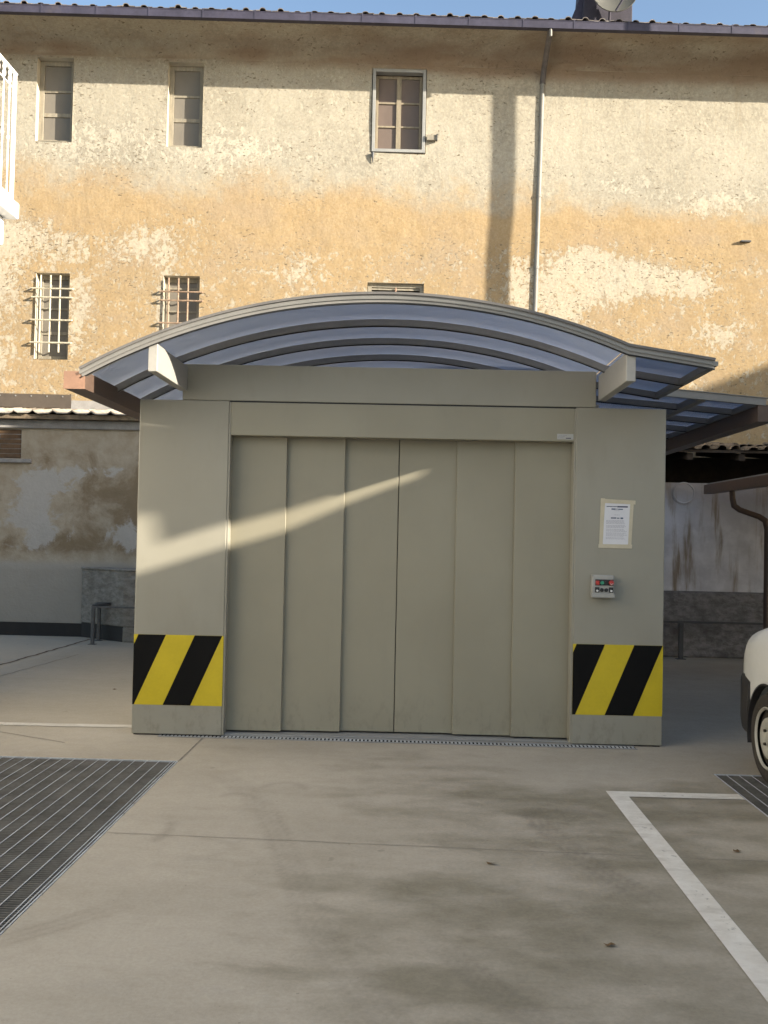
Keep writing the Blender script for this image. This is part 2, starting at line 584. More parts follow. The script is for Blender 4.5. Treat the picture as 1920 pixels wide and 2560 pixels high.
M = dict(
    stucco=stucco_mat(), lowwall=low_wall_mat(), shedwall=white_shed_mat(), concrete=concrete_mat(), line=paint_line_mat(),
    lift=lift_paint(), door=lift_paint('olive_grey_door_paint', (.95, .925, .85)), poly=polycarbonate(),
    plinth=rough_stone_mat('rough_plinth_render', (.15, .145, .145), (.28, .27, .27)),
    block=rough_stone_mat('rough_block_render', (.22, .20, .172), (.35, .325, .285)),
    reveal=simple('cream_reveal_plaster', (.50, .455, .365), .9, var=.15, scale=5, bump=.3, dirt=(.4, .33, .22)),
    wood=simple('weathered_window_wood', (.26, .23, .175), .75, var=.25, scale=7, bump=.2, dirt=(.24, .2, .14), stretch=(3, 3, .6)),
    wood_dk=simple('dark_window_wood', (.24, .20, .14), .75, var=.25, scale=7, bump=.2, stretch=(3, 3, .6)),
    zinc_frame=simple('zinc_window_frame', (.31, .305, .285), .55, .2, var=.12, scale=5),
    glass=dusty_glass('dusty_window_glass', (.185, .165, .135)),
    glass_w=dusty_glass('dusty_window_glass_warm', (.15, .115, .095)),
    iron_pale=simple('pale_painted_iron', (.52, .47, .35), .6, var=.25, scale=20, bump=.3, dirt=(.3, .2, .12)),
    iron_rust=simple('rusty_iron', (.30, .205, .135), .8, var=.35, scale=22, bump=.4, dirt=(.42, .37, .28)),
    iron_dk=simple('dark_grey_iron', (.075, .078, .082), .55, .3, var=.2, scale=12, bump=.1),
    rail=simple('galvanised_post_iron', (.13, .128, .125), .6, .3, var=.25, scale=14, dirt=(.2, .13, .08)),
    gutter=simple('blue_grey_gutter_metal', (.050, .047, .070), .6, .0, var=.25, scale=3, dirt=(.075, .065, .075), spec=.25),
    pipe=simple('galvanised_downpipe', (.215, .205, .18), .6, .1, var=.15, scale=5),
    pipe_dk=simple('dark_swan_neck_pipe', (.12, .105, .10), .6, .2, var=.25, scale=8),
    tile=simple('old_clay_tile', (.17, .145, .13), .9, var=.5, scale=6, bump=.4, dirt=(.40, .38, .33)),
    tile_dk=simple('mossy_clay_tile', (.20, .15, .10), .95, var=.45, scale=9, bump=.6, dirt=(.10, .09, .05)),
    tile_warm=simple('bleached_clay_tile', (.36, .315, .26), .9, var=.3, scale=7, bump=.4, dirt=(.28, .21, .15)),
    flash=simple('brown_flashing_sheet', (.125, .100, .078), .5, .3, var=.12, scale=3),
    mortar=simple('grey_mortar', (.30, .28, .26), .9, var=.2, scale=6, bump=.3),
    brick=simple('red_brown_brick', (.145, .085, .045), .9, var=.35, scale=12, bump=.5, dirt=(.15, .11, .07)),
    skirting=simple('black_skirting_and_recess', (.018, .016, .015), .7, var=.3, scale=8),
    brown=simple('brown_gutter_paint', (.115, .075, .055), .45, .1, var=.15, scale=4),
    copper=simple('red_brown_gutter_cap', (.30, .17, .11), .5, .2, var=.15, scale=8),
    rib=simple('grey_beige_rib_paint', (.215, .203, .185), .45, .1, var=.1, scale=4),
    rib_dk=simple('dark_rib_top', (.14, .13, .12), .5, .1, var=.1, scale=4),
    rib_cap=simple('pale_rib_cap', (.21, .20, .18), .4, .2, var=.1, scale=4),
    beam=simple('pale_grey_beam_paint', (.36, .34, .30), .45, var=.08, scale=3),
    gasket=simple('black_gasket', (.012, .012, .013), .6, var=.2),
    yellow=simple('hazard_yellow_film', (.56, .42, .012), .45, var=.06, scale=5),
    black=simple('hazard_black_film', (.006, .0055, .005), .75, spec=.15, var=.2, scale=5),
    alu=simple('brushed_aluminium', (.27, .265, .25), .6, .1, var=.15, scale=9, stretch=(.3, 3, 1)),
    galv=simple('galvanised_grating', (.46, .47, .475), .6, .1, var=.25, scale=7, dirt=(.17, .14, .10)),
    galv_dk=simple('dirty_grating_bars', (.17, .155, .128), .8, .05, var=.3, scale=5, dirt=(.15, .125, .09)),
    pit=simple('pit_concrete', (.10, .092, .08), .95, var=.3, scale=4),
    paper=simple('white_paper', (.66, .65, .66), .8, var=.03, scale=9),
    tape=simple('masking_tape', (.52, .46, .33), .7, var=.08, scale=14),
    ink=simple('grey_print_ink', (.30, .29, .33), .8, var=.1),
    ink_blue=simple('dark_blue_print_ink', (.07, .10, .16), .8, var=.1),
    ink_navy=simple('navy_print_ink', (.02, .02, .06), .8, var=.1),
    label=simple('grey_label_film', (.40, .39, .36), .5, var=.05),
    box_grey=simple('light_grey_enclosure', (.33, .32, .29), .45, var=.08, scale=12),
    red=simple('red_button', (.42, .035, .025), .35, var=.05),
    green=simple('green_button', (.03, .26, .15), .35, var=.05),
    plastic=simple('black_plastic', (.018, .018, .018), .45, var=.2),
    white_mark=simple('white_key_mark', (.62, .62, .6), .5, var=.05),
    car=simple('white_car_paint', (.72, .70, .64), .25, var=.03, scale=3, spec=.5),
    bumper=simple('grey_black_bumper', (.032, .029, .028), .55, var=.15, scale=30),
    tyre=simple('dusty_tyre', (.040, .032, .024), .85, var=.3, scale=25, bump=.3, dirt=(.075, .058, .04)),
    hub=simple('pale_steel_rim', (.40, .375, .31), .45, .0, var=.15, scale=12),
    hub_dk=simple('dark_rim_gap', (.05, .04, .03), .6, .2, var=.2),
    cglass=dusty_glass('car_glass', (.02, .022, .024)),
    wpaint=simple('white_masonry_paint', (.80, .79, .76), .8, var=.04, scale=3, bump=.1),
    wiron=simple('white_painted_railing', (.78, .76, .72), .5, var=.06, scale=8),
    dish=simple('pale_dish_metal', (.10, .097, .082), .5, .1, var=.1, scale=5),
    chim=simple('dark_chimney_render', (.045, .040, .055), .85, var=.25, scale=5, bump=.3),
    timber=simple('dark_old_timber', (.035, .025, .018), .9, var=.4, scale=8),
    house=simple('neighbour_plaster', (.55, .48, .38), .9, var=.1, scale=2, bump=.2),
    leaf=simple('dry_leaf', (.13, .075, .03), .8, var=.3, scale=30),
    rustline=simple('rusty_joint_strip', (.12, .075, .045), .9, var=.4, scale=9),
    joint=simple('dark_joint_filler', (.19, .168, .136), .95, var=.4, scale=9),
)

# ------------------------------------------------------------------ ground
GRATE_L = (-4.10, -1.567, 0.60, 6.57)
GRATE_R = (2.118, 3.60, 4.40, 6.62)
DRAIN = (-1.915, 1.768, 7.312, 7.440)


def seg_dist(x, y, pts):
    best = np.full(x.shape, 1e9)
    across = np.zeros(x.shape)
    along = np.zeros(x.shape)
    s0 = 0.0
    for (ax, ay), (bx, by) in zip(pts[:-1], pts[1:]):
        dx, dy = bx - ax, by - ay
        L = math.hypot(dx, dy)
        t = np.clip(((x - ax) * dx + (y - ay) * dy) / L ** 2, 0, 1)
        px, py = ax + t * dx, ay + t * dy
        d = np.hypot(x - px, y - py)
        sgn = np.sign((x - ax) * dy - (y - ay) * dx)
        m = d < best
        best = np.where(m, d, best)
        across = np.where(m, d * sgn, across)
        along = np.where(m, s0 + t * L, along)
        s0 += L
    return best, across, along, s0


def ground_ctl(x, y):
    f1 = fbm(x * .9 + 3, y * 1.7, 11, 5)
    f2 = fbm(x * 2.2 + 9, y * 4.0 + x * .6, 23, 5)
    region = sstep(-1.2, .9, x + .25 * (y - 4)) * sstep(7.0, 5.6, y)
    st = (f1 - .42) * 1.1 + (f2 - .5) * .9 + region * .60 - .14
    for cx, cy, rx, ry, a in [(.25, 5.9, .75, .16, .45), (.75, 5.55, .55, .12, .40), (-.35, 6.15, .35, .10, .35), (1.9, 5.6, .5, .10, .35),
                              (.15, 4.35, .30, .12, .40), (.75, 4.1, .45, .16, .5), (.2, 3.35, .35, .22, .5), (.95, 3.6, .35, .2, .4), (-.6, 3.2, .22, .08, .3),
                              (1.0, 4.9, .35, .16, .30), (-1.05, 5.45, .28, .05, .22), (-.85, 3.55, .3, .05, .2), (-.9, 3.0, .2, .08, .25),
                              (.45, 3.0, .5, .18, .45), (1.6, 4.75, .4, .15, .35), (1.75, 5.2, .35, .1, .35), (.1, 6.55, .9, .10, .22), (-1.3, 7.0, .18, .10, .3), (1.5, 7.15, .5, .06, .25)]:
        st = st + a * blob(x + .10 * (f2 - .5), y + .10 * (f1 - .5), cx, cy, rx, ry)
    st = st * (.25 + .75 * sstep(-2.2, -.6, x + .2 * (y - 5))) + .04
    tr = np.zeros_like(x)
    for pts, w, a in [([(-.88, 5.75), (-.67, 5.06), (-.49, 4.4), (-.33, 3.8), (-.17, 3.42), (.1, 2.9)], .085, .27),
                      ([(.72, 5.82), (.78, 5.28), (.87, 4.9), (1.01, 4.5), (1.2, 4.1)], .085, .5),
                      ([(.05, 3.95), (.17, 3.71), (.35, 3.36), (.6, 2.95)], .08, .6),
                      ([(-1.47, 6.5), (-1.15, 6.15), (-.91, 5.75), (-.8, 5.2)], .09, .28),
                      ([(-1.1, 4.15), (-1.35, 3.85), (-1.7, 3.5)], .08, .4),
                      ([(1.7, 4.2), (1.5, 4.6), (1.38, 5.1)], .08, .25)]:
        d, ac, al, L = seg_dist(x, y, pts)
        rib = .5 + .5 * np.cos(2 * PI * ac / .044)
        tread = .5 + .5 * np.cos(2 * PI * (al + .6 * np.abs(ac)) / .05)
        pat = np.clip(.55 * rib + .22 * tread * (np.abs(ac) > w * .5) + .25, 0, 1)
        fade = sstep(0, .5, al) * sstep(L, L - .4, al)
        tr = tr + a * pat * sstep(w, w * .85, d) * fade * (0.35 + .9 * fbm(x * 3, y * 3, 41, 3))
    # a few curved scuffs
    for cx, cy, r, a0, a1, w, a in [(-.75, 5.9, .14, .2, 2.9, .025, .22), (-1.0, 5.65, .12, .3, 2.6, .022, .22), (-1.55, 5.05, .3, -.6, .5, .03, .3), (.95, 5.2, .35, 1.0, 2.4, .05, .25)]:
        dr = np.abs(np.hypot(x - cx, (y - cy) * .8) - r)
        an = np.arctan2(y - cy, x - cx)
        tr = tr + a * np.exp(-(dr / w) ** 2) * ((an > a0) & (an < a1))
    pale = np.clip(sstep(9.3, 10.6, y) * sstep(-4.15, -4.7, x) * .4 + .62 * sstep(6.6, 7.6, y) * sstep(-1.9, -2.4, x), 0, 1)  # paler far-left slab; bounced light left of the lift painted in
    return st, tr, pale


xs = np.concatenate([[-300, -120, -50, -25, -14, -9], axis_lines(-6.4, 6.4, .1, ())])
fine_x = axis_lines(-2.4, 2.6, .022, ())
xs = np.array(sorted(set(np.round(np.concatenate([xs[(xs < -2.4) | (xs > 2.6)], fine_x, [9, 14, 25, 50, 120, 300]]), 4))))
ys = np.concatenate([[-300, -120, -50, -25, -12, -6, -3, -1, 0, 1, 1.8], axis_lines(2.6, 6.5, .022), axis_lines(6.56, 14.2, .07), [15, 18, 25, 40, 80, 150, 300]])


def with_lines(a, extra, tol):
    a = np.array([q for q in a if min(abs(q - e) for e in extra) > tol])
    return np.array(sorted(list(a) + list(extra)))


xs = with_lines(xs, [GRATE_L[0], GRATE_L[1], GRATE_R[0], GRATE_R[1], DRAIN[0], DRAIN[1]], .008)
ys = with_lines(ys, [GRATE_L[2], GRATE_L[3], GRATE_R[2], GRATE_R[3], DRAIN[2], DRAIN[3]], .008)
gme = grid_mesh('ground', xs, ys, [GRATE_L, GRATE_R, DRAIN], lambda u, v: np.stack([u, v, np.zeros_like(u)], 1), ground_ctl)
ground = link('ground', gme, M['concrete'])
tag(ground, 'stained grey concrete courtyard floor with tyre marks', kind='structure')


def pit(x0, x1, y0, y1, depth, mat='pit'):
    m = MB()
    m.quad((x0, y0, -depth), (x1, y0, -depth), (x1, y1, -depth), (x0, y1, -depth))
    m.quad((x0, y0, 0), (x0, y1, 0), (x0, y1, -depth), (x0, y0, -depth))
    m.quad((x1, y0, 0), (x1, y1, 0), (x1, y1, -depth), (x1, y0, -depth))
    m.quad((x0, y0, 0), (x1, y0, 0), (x1, y0, -depth), (x0, y0, -depth))
    m.quad((x0, y1, 0), (x1, y1, 0), (x1, y1, -depth), (x0, y1, -depth))
    o = m.build('pit', M[mat])
    o['kind'] = 'structure'
    o['label'] = 'dark concrete pit under a floor grate'


pit(*GRATE_L, .9)
pit(*GRATE_R, .9)
pit(*DRAIN, .12, 'skirting')  # drain walls blackened to stand in for the shade in the slots


def strip(name, pts, w, z, m, label):
    mb = MB()
    for (ax, ay), (bx, by) in zip(pts[:-1], pts[1:]):
        d = Vector((bx - ax, by - ay)).normalized() * w / 2
        mb.quad((ax - d.y, ay + d.x, z), (ax + d.y, ay - d.x, z), (bx + d.y, by - d.x, z), (bx - d.y, by + d.x, z))
    o = mb.build(name, m)
    tag(o, label, kind='structure')
    return o


def wob(a, b, n, amp):
    return [(a[0] + (b[0] - a[0]) * i / n + rng.uniform(-amp, amp), a[1] + (b[1] - a[1]) * i / n + rng.uniform(-amp, amp)) for i in range(n + 1)]


strip('floor_joint', wob((-1.56, 4.985), (3.4, 4.77), 40, .004), .0045, .003, M['joint'], 'thin dark joint running across the concrete floor')
strip('floor_joint', wob((-1.560, 7.31), (-1.566, 6.575), 8, .002), .008, .003, M['joint'], 'short dark joint between the lift drain and the big grate')
strip('floor_joint', wob((-3.5, 7.50), (-2.53, 7.02), 10, .005), .007, .003, M['joint'], 'slanted thin crack in the floor left of the lift')
strip('floor_joint', wob((-4.55, 13.7), (-4.75, 9.6), 40, .018), .032, .003, M['rustline'], 'rusty brown joint line on the far left floor')
strip('floor_joint', wob((-4.40, 9.4), (-4.15, 11.9), 14, .012), .010, .003, M['joint'], 'faint curved crack on the far left floor')

# painted bay lines
mb = MB()
mb.quad((1.275, 5.965, .004), (2.112, 5.972, .004), (2.112, 6.092, .004), (1.275, 6.085, .004))
mb.quad((1.277, 0.3, .004), (1.394, 0.3, .004), (1.394, 5.9645, .004), (1.275, 5.9645, .004))
tag(mb.build('painted_bay_line', M['line']), 'worn white L shaped parking bay line at the right', kind='structure')
mb = MB()
mb.quad((-4.3, 7.545, .004), (-2.0, 7.61, .004), (-2.0, 7.715, .004), (-4.3, 7.655, .004))
tag(mb.build('painted_bay_line', M['line']), 'white painted line reaching the left pillar of the lift', kind='structure')
mb = MB()
mb.quad((3.61, 5.985, .004), (4.6, 5.99, .004), (4.6, 6.11, .004), (3.61, 6.105, .004))
tag(mb.build('painted_bay_line', M['line']), 'white painted line behind the parked car', kind='structure')


# floor grates
def grate(x0, x1, y0, y1, label, pitch=.0842, cross=.025, back_edge=True):
    t = thing('floor_grate', label, 'grate', ((x0 + x1) / 2, (y0 + y1) / 2, 0), group='steel floor grates')
    e = .004
    fr = MB()
    for a in [(x0 + e, x0 + e + .007, y0 + e, y1 - e), (x1 - e - .007, x1 - e, y0 + e, y1 - e), (x0 + e + .007, x1 - e - .007, y0 + e, y0 + e + .007), (x0 + e + .007, x1 - e - .007, y1 - e - .007, y1 - e)]:
        fr.box(*a, -.045, .001)
    fr.build('frame', M['galv'], t)
    b0 = MB().box(-.0023, .0023, 0, (y1 - y0) - 2 * e - .016, -.003, 0).mesh('bar')
    b0.materials.append(M['galv'])
    n = int((x1 - x0 - .06) / pitch)
    xsb = [x1 - .048 - i * pitch for i in range(n + 1)] + [x1 - .026]
    for xb in xsb:
        o = bpy.data.objects.new('bar', b0)
        C.objects.link(o)
        o.parent = t
        o.location = (xb - t.location.x, y0 + e + .008 - t.location.y, 0)
    cb = MB()
    yy = y0 + .02
    while yy < y1 - .02:
        cb.box(x0 + .012, x1 - .012, yy - .0022, yy + .0022, -.034, -.0035)
        yy += cross
    o = cb.build('cross_bars', M['galv_dk'], t)
    o['kind'] = 'stuff'
    return t


grate(GRATE_L[0], GRATE_L[1], 3.715, GRATE_L[3], 'large steel floor grate on the left in front of the lift')
grate(GRATE_L[0], GRATE_L[1], GRATE_L[2], 3.700, 'steel floor grate at the left edge, the one nearest the viewer')
grate(*GRATE_R, 'steel floor grate under the wheel of the white car')

# slotted drain
t = thing('drain_channel', 'slotted galvanised drain channel along the foot of the lift door', 'drain', (0, 7.376, 0))
x0, x1, y0, y1 = DRAIN
fr = MB()
fr.box(x0, x1, y0 - .004, y0 + .024, .0005, .004)
fr.box(x0, x1, y1 - .040, y1 + .004, .0005, .004)
fr.build('edge_rail', M['alu'], t)
fr = MB()
xx = x0
while xx < x1:
    fr.box(xx, min(xx + .0165, x1), y0 + .0241, y1 - .0401, .0, .0032)
    xx += .0302
o = fr.build('slot_bars', M['galv'], t)
o['kind'] = 'stuff'

# ------------------------------------------------------------------ car lift
LY = 7.394
LROT = math.atan(.015)
lift = thing('car_lift', 'grey steel car lift cabin with closed six leaf sliding door and hazard stripes', 'car lift', (0, LY, 0), LROT, local=True)
P1 = box('pillar', M['lift'], lift, -2.134, -1.432, 0, .36, .010, 2.620, bevel=.005)
P2 = box('pillar', M['lift'], lift, 1.284, 1.981, 0, .36, .010, 2.620, bevel=.005)
box('pillar_foot', M['gasket'], lift, -2.12, -1.445, .012, .34, .0015, .0098)
box('pillar_foot', M['gasket'], lift, 1.297, 1.968, .012, .34, .0015, .0098)
box('jamb_trim', M['lift'], lift, -1.4315, -1.417, .004, .115, .012, 2.612, bevel=.003)
box('jamb_trim', M['lift'], lift, 1.269, 1.2835, .004, .115, .012, 2.612, bevel=.003)
box('header', M['door'], lift, -1.4165, 1.2685, .003, .112, 2.352, 2.612, bevel=.004)
box('fascia', M['lift'], lift, -1.803, 1.434, .004, .062, 2.6235, 2.905, bevel=.003)
box('seam_gasket', M['gasket'], lift, -1.43, 1.283, .012, .06, 2.612, 2.6235)
edges = [-1.443, -.984, -.523, -.0915, .370, .828, 1.300]
depth = [.120, .158, .196, .196, .158, .120]
for i in range(6):
    a, b = edges[i], edges[i + 1]
    if i < 3:
        a -= .05 if i else 0
        b -= .0 if i < 2 else .003
    else:
        b += .05 if i < 5 else 0
        a += .003 if i == 3 else 0
    box('door_leaf', M['door'], lift, a, b, depth[i], depth[i] + .032, .028, 2.40, bevel=.003)
box('threshold', M['alu'], lift, -1.43, 1.283, .060, .30, .001, .014, bevel=.002)
box('door_backing', M['gasket'], lift, -1.43, 1.283, .26, .29, .015, 2.45)
sp = MB().box(-2.10, -2.04, .361, 5.3, .01, 2.50).build('side_wall', M['lift'], lift)
sp = MB().box(1.89, 1.95, .361, 5.3, .01, 2.50).build('side_wall', M['lift'], lift)
box('back_wall', M['lift'], lift, -2.04, 1.89, 5.24, 5.3, .01, 2.50)
box('ceiling', M['lift'], lift, -2.10, 1.95, .361, 5.3, 2.5005, 2.56)


def clip(poly, x0, x1):
    for side, lim in ((1, x0), (-1, x1)):
        out = []
        for i in range(len(poly)):
            a, b = poly[i], poly[(i + 1) % len(poly)]
            ina, inb = side * (a[0] - lim) >= 0, side * (b[0] - lim) >= 0
            if ina:
                out.append(a)
            if ina != inb:
                tt = (lim - a[0]) / (b[0] - a[0])
                out.append((lim, a[1] + tt * (b[1] - a[1])))
        poly = out
    return poly


for xa, xb, xs0, per, wd, sl in [(-2.1335, -1.4325, -2.098, .440, .215, .237), (1.2845, 1.9805, 1.312, .446, .219, .222)]:
    z0, z1 = .236, .782
    pl = box('hazard_panel', M['yellow'], lift, xa, xb, -.0012, -.0001, z0, z1)
    for k in range(-1, 2):
        q = clip([(xs0 + k * per, z1 - .0008), (xs0 + k * per + wd, z1 - .0008), (xs0 + k * per + wd - sl, z0 + .0008), (xs0 + k * per - sl, z0 + .0008)], xa + .0004, xb - .0004)
        if len(q) > 2:
            MB().prism(q, 'y', -.0022, -.0013).build('stripe', M['black'], pl)

# maker's plate on the header (print is too small to read)
mp = box('header_label', M['label'], lift, 1.135, 1.262, .0018, .0029, 2.369, 2.412)
pr = MB()
for r_, (xa, xb, zz) in enumerate([(1.146, 1.176, 2.400), (1.181, 1.211, 2.4005), (1.142, 1.196, 2.391), (1.141, 1.152, 2.381), (1.156, 1.184, 2.381)]):
    pr.box(xa, xb, .0009, .0017, zz - .0018, zz + .0018)
pr.build('small_print', M['ink'], mp)['kind'] = 'stuff'
MB().box(1.203, 1.243, .0009, .0017, 2.3755, 2.3815).build('bold_print', M['ink_navy'], mp)

# ------------------------------------------------------------------ notice and control box (on the right pillar)
e = Matrix.Rotation(LROT, 3, 'Z')


def on_lift(x, y, z):
    v = e @ Vector((x, y, z))
    return (v.x, v.y + LY, v.z)


nt_ = thing('paper_notice', 'white printed notice fixed with masking tape to the right pillar', 'notice', on_lift(1.61, -.0005, 1.53), LROT, local=True)
x0, x1, z0, z1 = -.108, .100, .030, .352
MB().prism([(x0, z0), (x1 - .006, z0 - .002), (x1, z1 - .004), (x0 + .010, z1)], 'y', -.0016, -.0006).build('sheet', M['paper'], nt_)
for poly in [[(-.137, .000), (-.110, .002), (-.094, .385), (-.128, .386)], [(.086, .002), (.112, .004), (.128, .372), (.101, .374)]]:
    MB().prism(poly, 'y', -.0026, -.0017).build('tape_strip', M['tape'], nt_)
for poly in [[(-.130, .350), (.140, .342), (.141, .372), (-.129, .381)], [(-.143, .000), (.118, -.002), (.120, .030), (-.141, .030)]]:
    MB().prism(poly, 'y', -.0036, -.0027).build('tape_strip', M['tape'], nt_)
pr = MB()
pr.box(.0, .082, -.0024, -.0017, .317, .327)
for i in range(9):
    pr.box(-.082 + i * .0092, -.082 + i * .0092 + .0065, -.0024, -.0017, .3185 + (i % 3) * .0007, .3265)
pr.build('heading_bar', M['ink_navy'], nt_)['kind'] = 'stuff'
pr = MB()
for a, b, zz, h in [(-.045, -.012, .303, .005), (-.006, .002, .303, .004), (.007, .044, .302, .004), (-.048, -.006, .234, .005), (-.001, .018, .233, .004), (.026, .047, .233, .006)]:
    pr.box(a, b, -.0024, -.0017, zz - h, zz + h)
pr.build('heading_print', M['ink_blue'], nt_)['kind'] = 'stuff'
pr = MB()
rr = random.Random(3)
for zz in [.291, .258, .214, .206, .198, .190, .176, .168, .160, .147, .139, .131, .118, .110, .102, .094, .080, .072]:
    xx = -.085 if zz < .22 else -.022
    end = rr.uniform(.05, .078) if zz < .22 else .02
    while xx < end:
        w_ = rr.uniform(.006, .02)
        pr.box(xx, min(xx + w_, end), -.0022, -.0017, zz - .0013, zz + .0013)
        xx += w_ + .003
pr.build('small_print', M['ink'], nt_)['kind'] = 'stuff'

cb = thing('control_box', 'small grey push button box with red and green buttons on the right pillar', 'control box', on_lift(1.495, -.0005, 1.148), LROT, local=True)
box('enclosure', M['box_grey'], cb, -.083, .083, -.075, -.001, .0, .172, bevel=.006)
box('bottom_lip', M['box_grey'], cb, -.089, .089, -.082, -.0755, .0, .034, bevel=.003)
box('button_plate', M['plastic'], cb, -.062, .078, -.0775, -.0752, .094, .140)
for xx in (-.047, .060):
    box('key_plate', M['plastic'], cb, xx - .017, xx + .017, -.0775, -.0752, .040, .080)
    MB().prism([(xx - .010, .050), (xx + .004, .044), (xx + .011, .056), (xx - .003, .062)], 'y', -.086, -.0776).build('key_switch', M['white_mark'], cb)
box('button', M['red'], cb, -.060, -.031, -.088, -.0776, .097, .130, bevel=.004)
MB().lathe((-.010, -.0776, .114), 'y', [(0, .014), (-.010, .014), (-.013, .011)], 16).build('button', M['green'], cb)
MB().lathe((.022, -.0776, .114), 'y', [(0, .012), (-.006, .012)], 16).build('button', M['plastic'], cb)
em = MB().lathe((.058, -.0776, .116), 'y', [(0, .011), (-.012, .011), (-.013, .020), (-.024, .018), (-.027, .010)], 18).build('button', M['red'], cb, smooth=True)
MB().tube([(.047, -.1050, .110), (.058, -.1055, .104), (.068, -.1050, .112)], .0022, 5).build('white_mark', M['white_mark'], em)
for xx in (-.012, .022):
    MB().lathe((xx, -.0752, .059), 'y', [(0, .0145), (-.008, .0145), (-.011, .011)], 16).build('button', M['plastic'], cb)

# ------------------------------------------------------------------ arched canopy
can = thing('arched_canopy', 'arched translucent roof on grey ribs over the car lift', 'canopy', (-.19, 6.45, 2.62))
ACX, ACZ, AR = -.189, -1.075, 4.3153


def az_(x):
    return ACZ + math.sqrt(AR * AR - (x - ACX) ** 2)


XL, XK = -2.30, 1.467
arc = [(XL + (XK - XL) * i / 40, az_(XL + (XK - XL) * i / 40)) for i in range(41)]


def wing_z(x, wide):
    if wide:
        return az_(XK) + .040 * (x - XK) / .645 + (x - XK) * -.1435
    return az_(XK) - .155 * (x - XK)


YR = [6.45, 7.19, 7.88, 8.60, 9.30, 10.0, 10.7, 11.4, 12.1]
for i, y in enumerate(YR):
    wide = i >= 3
    xe = 2.93 if wide else 2.045
    path = arc + [(XK + (xe - XK) * k / 4, wing_z(XK + (xe - XK) * k / 4, wide)) for k in range(1, 5)]
    if i == 0:
        rb = MB().sweep(path, .050, .052, y).build('rib', M['rib'], can)
        up = [(a, b + .018) for a, b in path]
        MB().sweep(up, .066, .0175, y - .012).build('rib_cap', M['rib_dk'], rb)
        MB().sweep([(a, b - .014) for a, b in path], .008, .018, y - .0085).build('rib_strip', M['rib_cap'], rb)
        MB().sweep([(a, b - .0525) for a, b in path], .020, .008, y + .004).build('rib_gasket', M['gasket'], rb)
    else:
        rb = MB().sweep(path, .048, .048, y).build('rib', M['rib'], can)
        MB().sweep([(a, b - .0485) for a, b in path], .014, .007, y + .016).build('rib_gasket', M['gasket'], rb)
# glazing bays
for i in range(len(YR) - 1):
    ya, yb = YR[i] + .03, YR[i + 1] + .02
    MB().sweep([(a, b + .010) for a, b in arc], yb - ya, .007, ya).build('roof_panel', M['poly'], can)
    wide = i >= 2
    if i == 2:
        ya2 = 8.02
        pth = [(XK + .01 + (2.92 - XK) * k / 4, wing_z(XK + (2.92 - XK) * k / 4, True) + .010) for k in range(5)]
        MB().sweep(pth, yb - ya2, .007, ya2).build('wing_panel', M['poly'], can)
        pth = [(XK + .01 + (2.03 - XK) * k / 3, wing_z(XK + (2.03 - XK) * k / 3, False) + .010) for k in range(4)]
        MB().sweep(pth, 7.97 - ya, .007, ya).build('wing_panel', M['poly'], can)
    else:
        xe = 2.92 if wide else 2.03
        pth = [(XK + .01 + (xe - XK) * k / 4, wing_z(XK + (xe - XK) * k / 4, wide) + .010) for k in range(5)]
        MB().sweep(pth, yb - ya, .007, ya).build('wing_panel', M['poly'], can)


def ybar(name, m, x, z, w, h, ya, yb, par=can, bevel=.0):
    return box(name, m, par, x - w / 2, x + w / 2, ya, yb, z - h, z, bevel=bevel)


ybar('eave_bar', M['rib'], XL + .012, az_(XL) - .003, .045, .050, 6.502, 12.15)
ybar('wing_edge_bar', M['rib'], 2.035, wing_z(2.035, False) - .002, .050, .046, 6.502, 7.98)
MB().sweep([(XK + .12 + (2.96 - XK - .12) * k / 4, wing_z(XK + .12 + (2.96 - XK - .12) * k / 4, True) + .012) for k in range(5)], .046, .058, 7.985).build('wing_front_bar', M['rib'], can)
MB().sweep([(XK + .12 + (2.98 - XK - .12) * k / 4, wing_z(XK + .12 + (2.98 - XK - .12) * k / 4, True) + .020) for k in range(5)], .02, .006, 7.975).build('wing_front_trim', M['rib_cap'], can)
ybar('wing_middle_bar', M['rib'], 2.43, wing_z(2.43, True) - .002, .075, .055, 8.032, 12.1)
ybar('wing_edge_bar', M['rib'], 2.905, wing_z(2.905, True) - .002, .05, .05, 8.032, 12.1)
# corner fitting on the short wing
MB().box(2.025, 2.062, 6.44, 6.52, wing_z(2.04, False) - .035, wing_z(2.04, False) - .006).build('corner_cap', M['rib_cap'], can)
ybar('bracket_beam', M['beam'], -1.796, 2.882, .064, .192, 6.470, 7.36, bevel=.003)
ybar('bracket_beam', M['beam'], 1.484, 2.874, .064, .198, 6.470, 7.43, bevel=.003)
ybar('side_beam', M['beam'], -1.82, 2.70, .06, .13, 7.80, 12.1)
ybar('side_beam', M['beam'], 1.50, 2.70, .06, .13, 7.80, 12.1)


def channel(x0, x1, ya, yb, z0, z1, name, cap):
    m = MB()
    m.box(x0, x1, ya, yb, z0, z0 + .006)
    m.box(x0, x0 + .006, ya, yb, z0 + .006, z1)
    m.box(x1 - .006, x1, ya, yb, z0 + .006, z1)
    gobj = m.build(name, M['brown'], can)
    MB().box(x0 - .002, x1 + .002, ya - .006, ya - .0005, z0 - .002, z1 - .002).build('end_cap', cap, gobj)
    return gobj


channel(-2.405, -2.262, 6.46, 12.3, 2.560, 2.682, 'gutter', M['copper'])
channel(2.895, 3.03, 8.00, 12.4, 2.610, 2.752, 'gutter', M['brown'])

